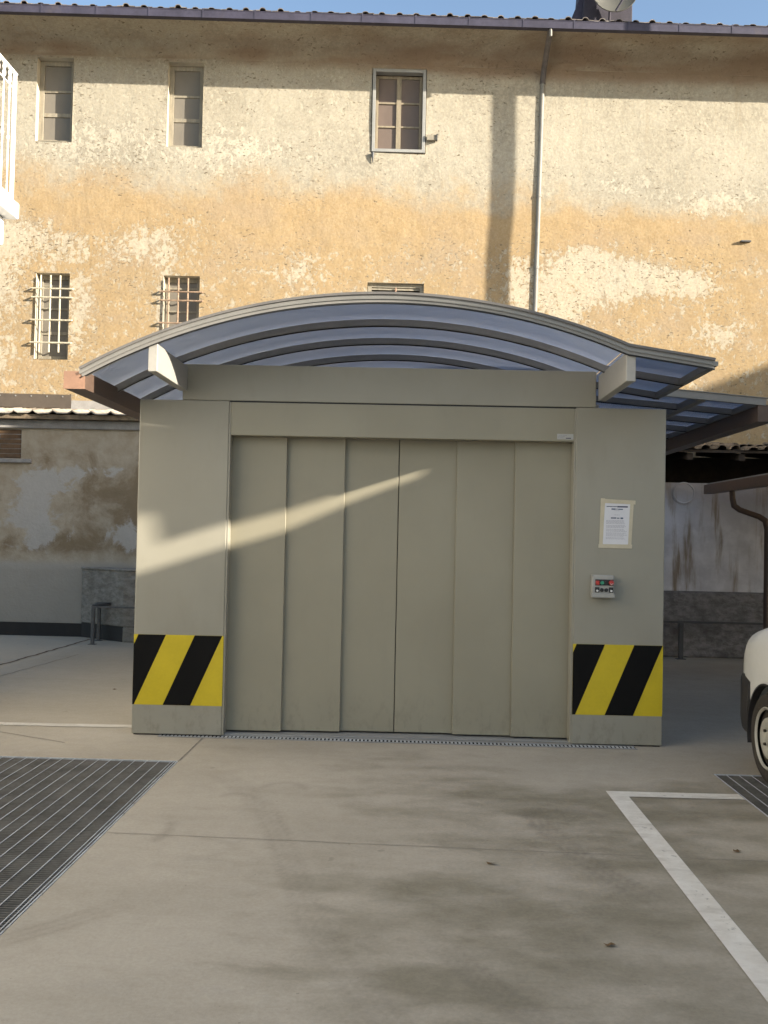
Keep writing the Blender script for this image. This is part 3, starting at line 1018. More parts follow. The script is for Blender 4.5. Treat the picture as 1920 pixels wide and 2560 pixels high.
# ------------------------------------------------------------------ old building behind
BR = math.atan(.045)
bld = thing('old_building', 'old three storey house with peeling ochre plaster, small windows and tiled eaves', 'building', (0, 15, 0), BR, local=True)
W1 = (-6.065, -5.485, 7.715, 9.062)
W2 = (-3.992, -3.428, 7.685, 9.045)
W3 = (-.745, .130, 7.680, 9.042)
G1 = (-5.985, -5.452, 4.250, 5.617)
G2 = (-3.980, -3.406, 4.250, 5.625)
W4 = (-.743, .149, 4.250, 5.598)
HOLES = [W1, W2, W3, G1, G2, W4]


def wall_ctl(u, z):
    n = fbm(u * .5, z * .8, 5, 4)
    band = np.exp(-((z - 6.58 - .55 * (n - .5)) / .33) ** 2)
    lowz = sstep(7.05, 5.9, z)
    oc = .12 + .40 * band + .58 * lowz + .26 * sstep(7.7, 7.0, z)
    oc = oc - .25 * blob(u, z, 3.4, 5.7, 1.5, .5) - .35 * blob(u, z, -6.4, 6.35, .6, .45) - .25 * sstep(7.3, 8.0, z) - .2 * sstep(2.2, 3.0, u) * sstep(6.95, 7.4, z)
    oc = oc + .35 * blob(u, z, -4.9, 7.25, .55, .4) + .35 * blob(u, z, -6.3, 7.3, .4, .5) + .25 * blob(u, z, -2.6, 7.3, .5, .35) + .3 * blob(u, z, -1.5, 6.9, 1.6, .3)
    oc = oc + .25 * blob(u, z, 4.0, 4.6, 2.0, .8) + .2 * blob(u, z, 1.75, 6.8, .2, .8)
    fl = .33 + .14 * lowz
    for cu, cz, ru, rz, a in [(-6.4, 6.35, .6, .4, .55), (-5.6, 6.1, .5, .3, .35), (-4.3, 6.2, .7, .35, .40), (-3.5, 6.55, .6, .2, .3), (-5.2, 7.6, 1.0, .4, .35), (-3.0, 7.55, 1.0, .4, .35), (-6.6, 5.5, .4, .6, .45),
                              (2.7, 5.85, .6, .45, .75), (3.5, 5.75, .6, .25, .65), (4.4, 5.7, .4, .22, .6), (2.3, 5.35, .35, .35, .6), (1.65, 5.6, .18, .5, .6), (4.6, 6.95, .5, .25, .45), (3.4, 7.25, .8, .3, .35),
                              (-3.95, 5.1, .15, .8, .5), (-5.3, 5.0, .18, .7, .4), (-2.9, 4.8, .25, .3, .35), (-1.8, 5.75, .3, .3, .3), (5.2, 7.1, .5, .3, .4), (4.9, 4.9, .4, .3, .3), (-6.9, 4.3, .6, .8, .35)]:
        fl = fl + a * blob(u, z, cu, cz, ru, rz)
    fl = fl - .25 * band + .16 * sstep(7.2, 7.8, z) * sstep(1.5, -2.0, u)
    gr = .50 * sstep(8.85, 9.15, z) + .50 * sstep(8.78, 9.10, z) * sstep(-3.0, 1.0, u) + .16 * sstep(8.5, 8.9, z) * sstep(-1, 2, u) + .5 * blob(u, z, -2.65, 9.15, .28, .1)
    return oc, fl, gr


us = axis_lines(-9.0, 10.0, .07, [h for H in HOLES for h in H[:2]])
zs = axis_lines(0.0, 9.12, .07, sorted(set([h for H in HOLES for h in H[2:]])))
wme = grid_mesh('wall', us, zs, HOLES, lambda u, v: np.stack([u, .010 * (fbm(u * 1.3, v * 1.3, 77, 4) - .5) * 2 * (1 - 0), v], 1), wall_ctl)
wme.shade_smooth()
wall = link('wall', wme, M['stucco'], bld)
box('rear_mass', M['house'], bld, -9.0, 10.0, .55, 8.0, 0, 9.4)

# curved cornice under the gutter
prof = [(.0, 9.10), (-.02, 9.16), (-.06, 9.215), (-.13, 9.262), (-.24, 9.30), (-.40, 9.325), (-.60, 9.335), (-.785, 9.338)]
cu_ = np.arange(-9.0, 10.01, .1)
pv = np.arange(len(prof))


def cornice3d(u, v):
    k = v.astype(int)
    y = np.array([p[0] for p in prof])[k]
    z = np.array([p[1] for p in prof])[k]
    return np.stack([u, y, z + .006 * (fbm(u * 2, v, 9, 3) - .5)], 1)


cme = grid_mesh('cornice', cu_, pv.astype(float), [], cornice3d, lambda u, v: (.1 + 0 * u, .35 + 0 * u, np.clip(.62 + .33 * sstep(-3, 1, u) - .085 * v + 1.0 * (fbm(u * 1.1, v * .5, 3, 4) - .5) + .5 * blob(u, v, -2.7, 2.0, .3, 2.5), 0, 1)))
cme.shade_smooth()
link('cornice', cme, M['stucco'], bld)
# gutter with brackets
gm = MB()
gm.box(-9, 10, -.88, -.874, 9.300, 9.412)
gm.box(-9, 10, -.874, -.79, 9.300, 9.306)
gm.box(-9, 10, -.796, -.79, 9.306, 9.412)
gm.tube([(-9, -.877, 9.413), (10, -.877, 9.413)], .009, 6)
gm.build('gutter', M['gutter'], bld)
for i in range(24):
    u = -8.9 + i * .80 + rng.uniform(-.03, .03)
    MB().box(u - .012, u + .012, -.886, -.8805, 9.296, 9.434).build('gutter_bracket', M['gutter'], bld)
# roof deck and tiles
sl = math.tan(R(17))
rf = MB().prism([(-.76, 9.458), (4.6, 9.458 + 5.36 * sl), (4.6, 9.38 + 5.36 * sl), (-.66, 9.38)], 'x', -9.0, 10.0).build('roof', M['tile'], bld)


def tile_mesh(name, w, L, r, tilt, m):
    b = MB()
    prof_ = [(-w / 2, 0.0), (-r * 1.15, .004), (-r, .012)] + [(-r * math.cos(PI * k / 6), .012 + r * math.sin(PI * k / 6)) for k in range(1, 6)] + [(r, .012), (r * 1.15, .004), (w / 2, 0.0)]
    n = len(prof_)
    vs_ = []
    for yy, up, k in ((0, 0, 1.0), (L, L * tilt, .92)):
        for x, z in prof_:
            vs_.append((x * k, yy, z * k + up + .016))
        for x, z in prof_:
            vs_.append((x * k, yy, z * k + up))
    fs_ = []
    for i in range(n - 1):
        fs_.append((i, i + 1, 2 * n + i + 1, 2 * n + i))
        fs_.append((n + i, 3 * n + i, 3 * n + i + 1, n + i + 1))
        fs_.append((i, n + i, n + i + 1, i + 1))
    b.add(vs_, fs_)
    me = b.mesh(name)
    me.materials.append(m)
    return me


tm = tile_mesh('tile', .262, .44, .046, sl, M['tile'])
for row in range(2):
    for i in range(72):
        o = bpy.data.objects.new('tile', tm)
        C.objects.link(o)
        o.parent = bld
        o.location = (-8.85 + i * .2575 + rng.uniform(-.008, .008), -.80 + row * .40 + rng.uniform(-.012, .012), 9.470 + row * .40 * sl + rng.uniform(-.004, .006))
        o.rotation_euler = (rng.uniform(-.02, .02), rng.uniform(-.03, .03), rng.uniform(-.03, .03))
        o.scale = (1, 1, rng.choice([.35, .5, .6, .75]))


def sash(u0, u1, z0, z1, y, cols, rows, mf, mg, fw=.045, bar=.022, parent=None, thick_row=None, split=None):
    """frame with panes: rows = list of fractions (pane tops from bottom)"""
    par = parent or bld
    f = MB()
    f.box(u0, u0 + fw, y, y + .045, z0, z1)
    f.box(u1 - fw, u1, y, y + .045, z0, z1)
    f.box(u0 + fw, u1 - fw, y, y + .045, z0, z0 + fw)
    f.box(u0 + fw, u1 - fw, y, y + .045, z1 - fw, z1)
    win = f.build('window', mf, par, bevel=.003)
    iu0, iu1, iz0, iz1 = u0 + fw, u1 - fw, z0 + fw, z1 - fw
    cw = (iu1 - iu0) / cols
    for c in range(1, cols):
        w_ = .038 if cols == 2 else bar
        MB().box(iu0 + c * cw - w_, iu0 + c * cw + w_, y - .006, y + .040, iz0, iz1).build('glazing_bar', mf, win)
    fr = [0] + list(rows) + [1]
    for k in range(1, len(fr) - 1):
        zz = iz0 + fr[k] * (iz1 - iz0)
        b_ = bar * (1.7 if thick_row == k else 1)
        for c in range(cols):
            a = iu0 + c * cw + (.038 if (cols == 2 and c) else 0)
            b2 = iu0 + (c + 1) * cw - (.038 if (cols == 2 and c == 0) else 0)
            MB().box(a, b2, y + .004, y + .038, zz - b_ / 2, zz + b_ / 2).build('glazing_bar', mf, win)
    for c in range(cols):
        for k in range(len(fr) - 1):
            a, b2 = iu0 + c * cw, iu0 + (c + 1) * cw
            za, zb = iz0 + fr[k] * (iz1 - iz0), iz0 + fr[k + 1] * (iz1 - iz0)
            yy = y + .022 + rng.uniform(-.003, .003)
            MB().box(a + .004, b2 - .004, yy, yy + .004, za + .004, zb - .004).build('pane', mg, win)
    return win


def reveal(H, d, m=None):
    u0, u1, z0, z1 = H
    b = MB()
    b.quad((u0, -.004, z0), (u0, d, z0), (u0, d, z1), (u0, -.004, z1))
    b.quad((u1, -.004, z0), (u1, d, z0), (u1, d, z1), (u1, -.004, z1))
    b.quad((u0, -.004, z0), (u1, -.004, z0), (u1, d, z0), (u0, d, z0))
    b.quad((u0, -.004, z1), (u1, -.004, z1), (u1, d, z1), (u0, d, z1))
    b.build('window_reveal', m or M['reveal'], bld)
    MB().box(u0 - .05, u1 + .05, d + .06, d + .07, z0 - .05, z1 + .05).build('dark_room', M['timber'], bld)


for H in (W1, W2):
    reveal(H, .17)
    sash(H[0] + .002, H[1] - .002, H[2] + .002, H[3] - .002, .125, 1, (.335, .655), M['wood'], M['glass'], fw=.075, bar=.035, thick_row=1)
    MB().box(H[0] + .02, H[1] - .02, .04, .124, H[2] + .003, H[2] + .03).build('window_sill', M['wood'], bld)
reveal(W3, .17)
f = MB()
for a in [(W3[0] + .012, W3[0] + .062, W3[2] + .012, W3[3] - .012), (W3[1] - .062, W3[1] - .012, W3[2] + .012, W3[3] - .012), (W3[0] + .062, W3[1] - .062, W3[2] + .012, W3[2] + .062), (W3[0] + .062, W3[1] - .062, W3[3] - .062, W3[3] - .012)]:
    f.box(a[0], a[1], -.022, .10, a[2], a[3])
f.build('outer_frame', M['zinc_frame'], bld, bevel=.003)
sash(W3[0] + .064, W3[1] - .064, W3[2] + .064, W3[3] - .064, .115, 2, (.32, .655), M['wood_dk'], M['glass_w'], fw=.045, bar=.028)
box('shutter_holdback', M['wood'], bld, .142, .305, -.055, -.012, 7.885, 7.975, bevel=.006)
box('holdback_pin', M['iron_dk'], bld, .298, .312, -.075, -.010, 7.880, 7.982)
MB().tube([(-.715, -.03, 7.665), (-.712, -.035, 7.60), (-.705, -.02, 7.50)], .030, 6, .003).build('loose_latch', M['iron_dk'], bld)
for H, mi, rows in ((G1, M['iron_pale'], (.30, .62, .92)), (G2, M['iron_rust'], (.30, .62, .92))):
    reveal(H, .20)
    sash(H[0] + .002, H[1] - .002, H[2] + .002, H[3] - .002, .140, 1, rows, M['wood'], M['glass'], fw=.07, bar=.03, thick_row=1)
    dx = H[0] - G1[0]
    gr = MB().box(H[0] + .05, H[0] + .051, -.002, -.001, H[2] + .001, H[2] + .002)
    gparts = []
    first = None
    for vx in (-5.892, -5.738, -5.587):
        mbv = MB().tube([(vx + dx, -.052, H[2] + .10), (vx + dx, -.052, H[3] - .05)], .0145, 7)
        if first is None:
            first = mbv.build('window_grille', mi, bld)
        else:
            mbv.build('grille_bar', mi, first)
    for hz in (5.355, 5.215, 4.857, 4.500):
        MB().tube([(H[0] - .045, .02, hz + .02), (H[0] - .040, -.066, hz), (H[1] + .050, -.066, hz), (H[1] + .056, .02, hz + .02)], .0105, 6).build('grille_bar', mi, first)
reveal(W4, .14)
f = MB()
f.box(W4[0] + .002, W4[0] + .06, .06, .12, W4[2], W4[3] - .002)
f.box(W4[1] - .06, W4[1] - .002, .06, .12, W4[2], W4[3] - .002)
f.box(W4[0] + .06, W4[1] - .06, .06, .12, W4[3] - .06, W4[3] - .002)
shut = f.build('shutter', M['wood'], bld)
for k in range(18):
    zz = W4[3] - .10 - k * .07
    MB().prism([(.065, zz), (.078, zz), (.105, zz + .05), (.092, zz + .05)], 'x', W4[0] + .062, W4[1] - .062).build('slat', M['wood'], shut)
MB().tube([(-.30, .05, 5.53), (-.30, .05, 5.44)], .012, 6).build('shutter_bolt', M['copper'], shut)

# downpipe with swan neck
MB().tube([(1.945, -.83, 9.31), (1.952, -.76, 9.285), (1.962, -.58, 9.245), (1.985, -.10, 9.05), (1.983, -.015, 8.90)], .044, 10).build('swan_neck', M['pipe_dk'], bld, smooth=True)
MB().tube([(1.945, -.850, 9.305), (1.95, -.83, 9.20)], .022, 8).build('swan_neck_top', M['pipe'], bld, smooth=True)
dp = MB().tube([(1.983, -.006, 8.93), (1.925, -.006, 5.3), (1.89, -.006, 2.9)], .039, 10).build('downpipe', M['pipe'], bld, smooth=True)
for zz in (8.88, 7.05, 5.9):
    uu = 1.983 - (8.93 - zz) * .016
    MB().lathe((uu, -.006, zz), 'z', [(-.022, .047), (.022, .047)], 10).build('pipe_collar', M['pipe_dk'] if zz > 8 else M['pipe'], dp)
# flashings above the low roof
fl_ = box('flashing_board', M['flash'], bld, -9.0, -5.37, -.050, -.02, 3.475, 3.688)
for k in range(5):
    MB().lathe((-5.50 - k * .245, -.0505, 3.655), 'y', [(0, .012), (-.008, .010)], 8).build('screw', M['alu'], fl_)
box('mortar_flashing', M['mortar'], bld, -5.365, -2.0, -.045, -.012, 3.44, 3.60)
box('wall_spike', M['iron_dk'], bld, 5.20, 5.36, -.06, .03, 6.395, 6.415)
MB().lathe((.352, -.006, 9.182), 'y', [(0, .03), (.004, .02)], 10).build('wall_hole', M['timber'], bld)
# chimney on the roof
ch = MB()
ch.prism([(2.55, 9.60), (3.36, 9.60), (3.36, 10.6), (2.62, 10.6)], 'y', -.20, .55)
ch.build('chimney', M['chim'], bld, bevel=.01)
MB().prism([(2.30, 9.60), (2.545, 9.60), (2.60, 10.3), (2.57, 10.3)], 'y', -.12, .50).build('chimney_flashing', M['gutter'], bld)
ds = thing('roof_dish', 'pale round dish with a dark arm in front of the roof chimney', 'satellite dish', (2.98, 14.84, 10.08))
pd = [(-.10 + .10 * (r_ / .36) ** 2, r_) for r_ in (0.001, .10, .2, .28, .33, .36)]
MB().lathe((3.03, 14.72, 10.17), 'y', [(-a - .06, b) for a, b in pd] + [(-.005 - .06 + .02, .365), (.06, .12), (.07, .001)], 28).build('reflector', M['dish'], ds, smooth=True)
MB().tube([(3.02, 14.55, 9.76), (3.14, 14.48, 9.95), (3.24, 14.45, 10.12)], .018, 6).build('arm', M['chim'], ds)
MB().tube([(2.99, 14.92, 9.55), (2.99, 14.84, 10.05)], .02, 8).build('mount', M['chim'], ds)

# ------------------------------------------------------------------ left boundary wall with tiled coping
bw = thing('boundary_wall', 'low stained plaster wall with a clay tile coping left of the lift', 'wall', (-5.5, 13.9, 0))


def bw_ctl(u, z):
    br = .18 + .55 * blob(u, z, -4.35, 2.05, .75, .4) + .5 * blob(u, z, -3.8, 1.9, .3, .8) + .5 * blob(u, z, -5.0, 1.35, 1.3, .16) + .3 * blob(u, z, -5.3, 2.6, .9, .3) + .35 * blob(u, z, -3.85, 2.5, .2, .3) + .5 * blob(u, z, -6.4, 2.2, .3, .5)
    pa = .12 + .75 * blob(u, z, -5.55, 1.75, .42, .55) + .5 * blob(u, z, -5.3, 2.35, .5, .22) + .55 * blob(u, z, -4.15, 1.55, .18, .4) + .35 * blob(u, z, -4.6, 1.5, .5, .2) + .4 * blob(u, z, -4.5, 2.45, .6, .12)
    lo = sstep(1.14, 1.06, z) * .92
    return br, pa, lo


BK = (-6.55, -5.79, 2.615, 3.045)
us = axis_lines(-9.0, -2.0, .08, BK[:2])
zs = axis_lines(0.0, 3.12, .08, BK[2:])
me = grid_mesh('wall', us, zs, [BK], lambda u, v: np.stack([u + 5.5, .012 * (fbm(u * 2, v * 2, 31, 4) - .5) + np.where(v < 1.09, -.028, 0), v], 1), bw_ctl)
me.shade_smooth()
link('wall', me, M['lowwall'], bw)
box('wall_core', M['mortar'], bw, -9.0, -2.0, 13.95, 14.75, 0.0, 3.05)
box('eave_band', M['mortar'], bw, -9.0, -2.0, 13.855, 13.893, 3.06, 3.185, bevel=.008)
box('skirting', M['skirting'], bw, -9.0, -4.66, 13.845, 13.868, 0.001, .195)
box('brick_bed', M['mortar'], bw, BK[0] - .02, BK[1] + .02, 13.918, 13.949, BK[2] - .02, BK[3] + .02)
b0 = MB().box(-.116, .116, -.024, .024, -.0325, .0325).mesh('brick', bevel=.006)
b0.materials.append(M['brick'])
for r_ in range(6):
    for k in range(4):
        o = bpy.data.objects.new('brick', b0)
        C.objects.link(o)
        o.parent = bw
        o.location = (-6.50 + k * .25 + (.12 if r_ % 2 else 0) - (-5.5), .035 + rng.uniform(-.006, .006), 2.65 + r_ * .0715)
        if o.location.x - 5.5 > BK[1] - .10:
            o.location.x = BK[1] - .125 + 5.5
box('brick_ledge', M['mortar'], bw, -6.6, -5.62, 13.85, 13.90, 2.545, 2.605, bevel=.01)
roof_sl = .145
MB().prism([(13.74, 3.255), (14.80, 3.255 + 1.06 * roof_sl), (14.80, 3.19), (13.74, 3.19)], 'x', -9.0, -2.0).build('roof_bed', M['tile_dk'], bw)


def pan_tile(name, m):
    b = MB()
    n = 9
    vs_ = []
    L, w, hgt = .46, .295, .028
    for yy in (0, L):
        for off in (.014, 0):
            for k in range(n):
                t_ = k / (n - 1)
                x = -w / 2 + t_ * w
                z = hgt * (max(0, math.cos((t_) * PI * 2)) ** 1.5) + (.018 if k in (0, n - 1) else 0)
                vs_.append((x, yy, z + off + yy * roof_sl))
    fs_ = []
    for k in range(n - 1):
        fs_.append((k, k + 1, 2 * n + k + 1, 2 * n + k))
        fs_.append((n + k, 3 * n + k, 3 * n + k + 1, n + k + 1))
        fs_.append((k, n + k, n + k + 1, k + 1))
    b.add(vs_, fs_)
    me_ = b.mesh(name)
    me_.materials.append(m)
    return me_


pt = pan_tile('tile', M['tile_warm'])
for row in range(3):
    for k in range(24):
        o = bpy.data.objects.new('tile', pt)
        C.objects.link(o)
        o.parent = bw
        x = -8.85 + k * .287
        o.location = (x + 5.5 + rng.uniform(-.008, .008), 13.70 - 13.9 + row * .36 + rng.uniform(-.02, .01), 3.262 + row * .36 * roof_sl + rng.uniform(-.004, .006) - .02 * max(0, (x + 5) / 3))
        o.rotation_euler = (rng.uniform(-.02, .02), rng.uniform(-.025, .025), rng.uniform(-.03, .03))

# rough block at the foot of the wall
blk = thing('concrete_block', 'rough grey rendered block with a dark niche behind the left railing', 'plinth', (-3.7, 13.6, 0))
plan = [(-4.80, 13.82), (-4.02, 13.30), (-2.1, 13.30), (-2.1, 13.845), (-4.80, 13.845)]
m = MB().prism(plan, 'z', .216, 1.000)
m.prism([(-4.02, 13.30), (-2.1, 13.30), (-2.1, 13.845), (-4.02, 13.845)], 'z', 0.0, .2155)
m.build('body', M['block'], blk, bevel=.012)
MB().prism([(-4.79, 13.835), (-4.03, 13.328), (-4.03, 13.84), (-4.79, 13.845)], 'z', .001, .215).build('niche', M['skirting'], blk)  # solid black filler; the recess's shade is put into its colour
MB().prism([(a - .012 * (a < -3), b - .012 * (b < 13.83)) for a, b in plan], 'z', 1.0005, 1.028).build('top_slab', M['block'], blk, bevel=.008)

# ------------------------------------------------------------------ shed on the right
sh = thing('lean_to_shed', 'open eaved lean-to with streaked white wall and mossy tiles right of the lift', 'shed', (4.5, 13.2, 0))
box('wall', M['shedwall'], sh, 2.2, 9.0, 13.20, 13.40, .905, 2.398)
box('plinth', M['plinth'], sh, 2.2, 9.0, 13.14, 13.41, 0.0, .900, bevel=.02)
MB().lathe((3.775, 13.199, 2.255), 'y', [(0, .155), (-.012, .155), (-.016, .135), (-.010, .130), (-.010, .001)], 28).build('round_patch', M['shedwall'], sh)
MB().prism([(12.94, 2.835), (14.95, 3.12), (14.95, 3.04), (12.94, 2.80)], 'x', 2.2, 9.0).build('roof_deck', M['timber'], sh)
for k in range(10):
    MB().prism([(12.98, 2.79), (14.95, 3.035), (14.95, 2.93), (12.98, 2.70)], 'x', 2.35 + k * .7, 2.43 + k * .7).build('rafter', M['timber'], sh)
MB().box(2.2, 9.0, 14.90, 14.94, 0, 2.9).build('inner_wall', M['timber'], sh)
MB().box(2.2, 2.3, 13.41, 14.89, 0, 2.9).build('end_wall', M['timber'], sh)
tm2 = tile_mesh('tile', .215, .42, .062, .14, M['tile_dk'])
for row in range(3):
    for k in range(32):
        o = bpy.data.objects.new('tile', tm2)
        C.objects.link(o)
        o.parent = sh
        o.location = (2.3 + k * .21 - 4.5 + rng.uniform(-.02, .02), 12.90 - 13.2 + row * .36 + rng.uniform(-.04, .03), 2.842 + row * .36 * .14 + rng.uniform(-.006, .014))
        o.rotation_euler = (rng.uniform(-.05, .05), rng.uniform(-.12, .12), rng.uniform(-.12, .12))
        o.scale = (1, 1, rng.uniform(.45, .8))

# ------------------------------------------------------------------ railings
rl = thing('handrail', 'low grey iron railing with two posts left of the lift', 'railing', (-4.33, 12.98, 0), group='low iron railings')
for x, y in ((-4.335, 12.98), (-4.405, 13.44), (-2.6, 12.98)):
    p = box('post', M['rail'], rl, x - .022, x + .022, y - .022, y + .022, .006, .505, bevel=.003)
    box('base_plate', M['rail'], p, x - .05, x + .05, y - .05, y + .05, .0005, .0058)
box('top_rail', M['rail'], rl, -4.357, -2.55, 12.962, 12.998, .5055, .528, bevel=.002)
MB().prism([(-4.357, 12.998), (-4.30, 12.998), (-4.24, 13.46), (-4.43, 13.46)], 'z', .5058, .545).build('corner_plate', M['iron_dk'], rl)
rl = thing('handrail', 'dark iron railing in front of the shed plinth right of the lift', 'railing', (3.67, 12.95, 0), group='low iron railings')
for x in (3.69, 5.6):
    p = box('post', M['iron_dk'], rl, x - .030, x + .030, 12.92, 12.96, .006, .486, bevel=.003)
    box('base_plate', M['iron_dk'], p, x - .06, x + .06, 12.89, 12.99, .0005, .0058)
box('top_rail', M['iron_dk'], rl, 2.3, 6.2, 12.915, 12.965, .4865, .516, bevel=.002)

# ------------------------------------------------------------------ carport at the right edge
cp = thing('carport', 'brown edged carport roof with gutter and bent downpipe at the right edge', 'carport', (4.5, 12, 0))
gt = MB()
gt.box(3.965, 4.085, 4.8, 12.92, 2.235, 2.241)
gt.box(3.965, 3.971, 4.8, 12.92, 2.241, 2.355)
gt.box(4.079, 4.085, 4.8, 12.92, 2.241, 2.355)
gt.box(3.965, 4.085, 12.92, 12.926, 2.235, 2.355)
gt.build('gutter', M['brown'], cp)
MB().prism([(4.0, 2.376), (7.2, 2.62), (7.2, 2.60), (4.0, 2.362)], 'y', 4.8, 12.9).build('roof_sheet', M['alu'], cp)
MB().tube([(4.035, 12.0, 2.237), (4.04, 12.0, 2.14), (4.06, 12.0, 2.05), (4.13, 12.0, 2.00), (4.37, 12.0, 1.92), (4.45, 12.0, 1.87), (4.475, 12.0, 1.76), (4.475, 12.0, .02)], .036, 10).build('downpipe', M['brown'], cp, smooth=True)
for x, y in ((7.0, 5.2), (7.0, 12.5), (4.9, 5.0)):
    box('post', M['brown'], cp, x - .05, x + .05, y - .05, y + .05, .0, 2.40)

# ------------------------------------------------------------------ parked car
car = thing('parked_car', 'white car parked at the right edge with a dark bumper and steel wheel', 'car', (3.2, 5.3, 0))
CX_ = 3.20
SEC = [(7.07, .60, .40, .68, .10), (7.045, .70, .33, .79, .12), (6.98, .755, .28, .895, .14), (6.86, .785, .25, .98, .16), (6.62, .800, .24, 1.045, .18), (6.30, .806, .24, 1.07, .18), (5.95, .810, .24, 1.07, .18),
       (5.70, .812, .24, 1.10, .2), (5.15, .812, .24, 1.46, .26), (4.80, .812, .24, 1.51, .26), (4.2, .812, .24, 1.52, .26), (3.75, .808, .24, 1.47, .26), (3.52, .80, .25, 1.18, .2), (3.45, .76, .30, .95, .15), (3.41, .68, .36, .85, .12)]


def section(y, hw, z0, z1, r, tum, k=6):
    """closed rounded outline in XZ, roof narrower than sill"""
    pts = []
    for cxs, czs, a0 in ((1, 1, 0), (-1, 1, 90), (-1, -1, 180), (1, -1, 270)):
        rr_ = r if czs > 0 else min(.07, r)
        for i in range(k + 1):
            a = R(a0 + 90 * i / k)
            x = cxs * (hw - rr_) + rr_ * math.cos(a)
            z = (z1 - rr_ if czs > 0 else z0 + rr_) + rr_ * math.sin(a)
            if z > .95:
                x *= 1 - tum * (z - .95)
            pts.append((CX_ + x, y, z))
    return pts


def loft(secs):
    b = MB()
    rings = [section(y, hw, z0, z1, r, .28) for y, hw, z0, z1, r in secs]
    n = len(rings[0])
    vs_ = [p for q in rings for p in q]
    fs_ = [(i * n + j, i * n + (j + 1) % n, (i + 1) * n + (j + 1) % n, (i + 1) * n + j) for i in range(len(rings) - 1) for j in range(n)]
    fs_ += [tuple(range(n)), tuple(range((len(rings) - 1) * n, len(rings) * n))]
    return b.add(vs_, fs_)


WHEELS = [(2.384, 6.375, -1), (2.384, 4.08, -1), (4.016, 6.375, 1), (4.016, 4.08, 1)]
body = loft(SEC).build('body', M['car'], car, smooth=True)
cut = MB()
for y in (6.375, 4.08):
    cut.lathe((CX_ - 1.2, y, .31), 'x', [(0, .345), (2.4, .345)], 40)
cutter = cut.build('wheel_cutter', M['plastic'], car)
bo = body.modifiers.new('arches', 'BOOLEAN')
bo.operation = 'DIFFERENCE'
bo.solver = 'EXACT'
bo.object = cutter
bpy.context.view_layer.update()
dg = bpy.context.evaluated_depsgraph_get()
nm = bpy.data.meshes.new_from_object(body.evaluated_get(dg))
body.modifiers.clear()
body.data = nm
bpy.data.objects.remove(cutter)
bumper = loft([(7.085, .60, .385, .60, .08), (7.065, .70, .32, .672, .09), (7.0, .768, .27, .690, .09), (6.88, .800, .235, .690, .09), (6.735, .812, .235, .655, .09)]).build('bumper', M['bumper'], car, smooth=True)
for y in (6.375, 4.08):
    for sx, xo in ((-1, CX_ - .818), (1, CX_ + .818)):
        arch_l = MB()
        n = 28
        vs_, fs_ = [], []
        for i in range(n + 1):
            a = R(-18 + 216 * i / n)
            for rr_, dx_ in ((.338, 0), (.338, -.05 * sx), (.350, 0), ):
                vs_.append((xo + dx_, y + rr_ * math.cos(a), .31 + rr_ * math.sin(a)))
        for i in range(n):
            q = i * 3
            fs_ += [(q, q + 3, q + 5, q + 2), (q, q + 1, q + 4, q + 3)]
        arch_l.add(vs_, fs_)
        arch_l.build('arch_lip', M['bumper'], car)
MB().box(CX_ - .62, CX_ + .62, 3.6, 6.9, .26, .80).build('underbody', M['plastic'], car)
for i, (x, y, s_) in enumerate(WHEELS):
    rr_ = -s_
    tp = [(0.0, .20), (-.012 * -1, .205), (0.0, .225), (-.004, .262), (.012, .288), (.04, .299), (.09, .301), (.14, .299), (.165, .288), (.18, .262), (.18, .20)]
    ty = MB().lathe((x, y, .301), 'x', [(-s_ * a * 1, b) for a, b in tp] if s_ > 0 else tp, 44, False)
    w = ty.build('wheel', M['tyre'], car, smooth=True)
    sg = 1 if s_ < 0 else -1
    MB().lathe((x, y, .301), 'x', [(sg * .006, .207), (sg * -.002, .200), (sg * .004, .192), (sg * .012, .187)], 40, False).build('rim', M['hub'], w, smooth=True)
    MB().lathe((x, y, .301), 'x', [(sg * .034, .195), (sg * .036, .02)], 32).build('rim_well', M['hub_dk'], w)
    MB().lathe((x, y, .301), 'x', [(sg * .033, .140), (sg * .012, .134), (sg * .002, .112), (sg * .010, .075), (sg * .022, .06), (sg * .012, .045), (sg * .004, .03), (sg * .004, .001)], 36).build('hub_cover', M['hub'], w, smooth=True)
    for k in range(4):
        a = PI / 4 + k * PI / 2
        MB().lathe((x + sg * .009, y + .062 * math.cos(a), .301 + .062 * math.sin(a)), 'x', [(sg * .006, .010), (sg * -.008, .009)], 8).build('wheel_nut', M['hub_dk'], w)
gw = MB()
gw.prism([(5.55, 1.12), (5.12, 1.40), (4.45, 1.43), (4.45, 1.10)], 'x', CX_ - .806, CX_ - .700)
gw.prism([(4.38, 1.10), (4.38, 1.43), (3.86, 1.40), (3.72, 1.12)], 'x', CX_ - .806, CX_ - .700)
gw.build('side_window', M['cglass'], car)
MB().prism([(-.62, 1.14), (.62, 1.14), (.56, 1.44), (-.56, 1.44)], 'y', 0, .01).mesh('windscreen')
ws = MB().quad((CX_ - .66, 5.66, 1.13), (CX_ + .66, 5.66, 1.13), (CX_ + .60, 5.19, 1.44), (CX_ - .60, 5.19, 1.44))
ws.build('windscreen', M['cglass'], car)
for s_ in (-1, 1):
    MB().lathe((CX_ + s_ * .52, 7.03, .68 + .08), 'y', [(0.01, .09), (.045, .075), (.055, .001)], 20).build('headlight', M['dish'], car, smooth=True)
box('number_plate', M['paper'], car, CX_ - .18, CX_ + .18, 7.087, 7.094, .44, .53)

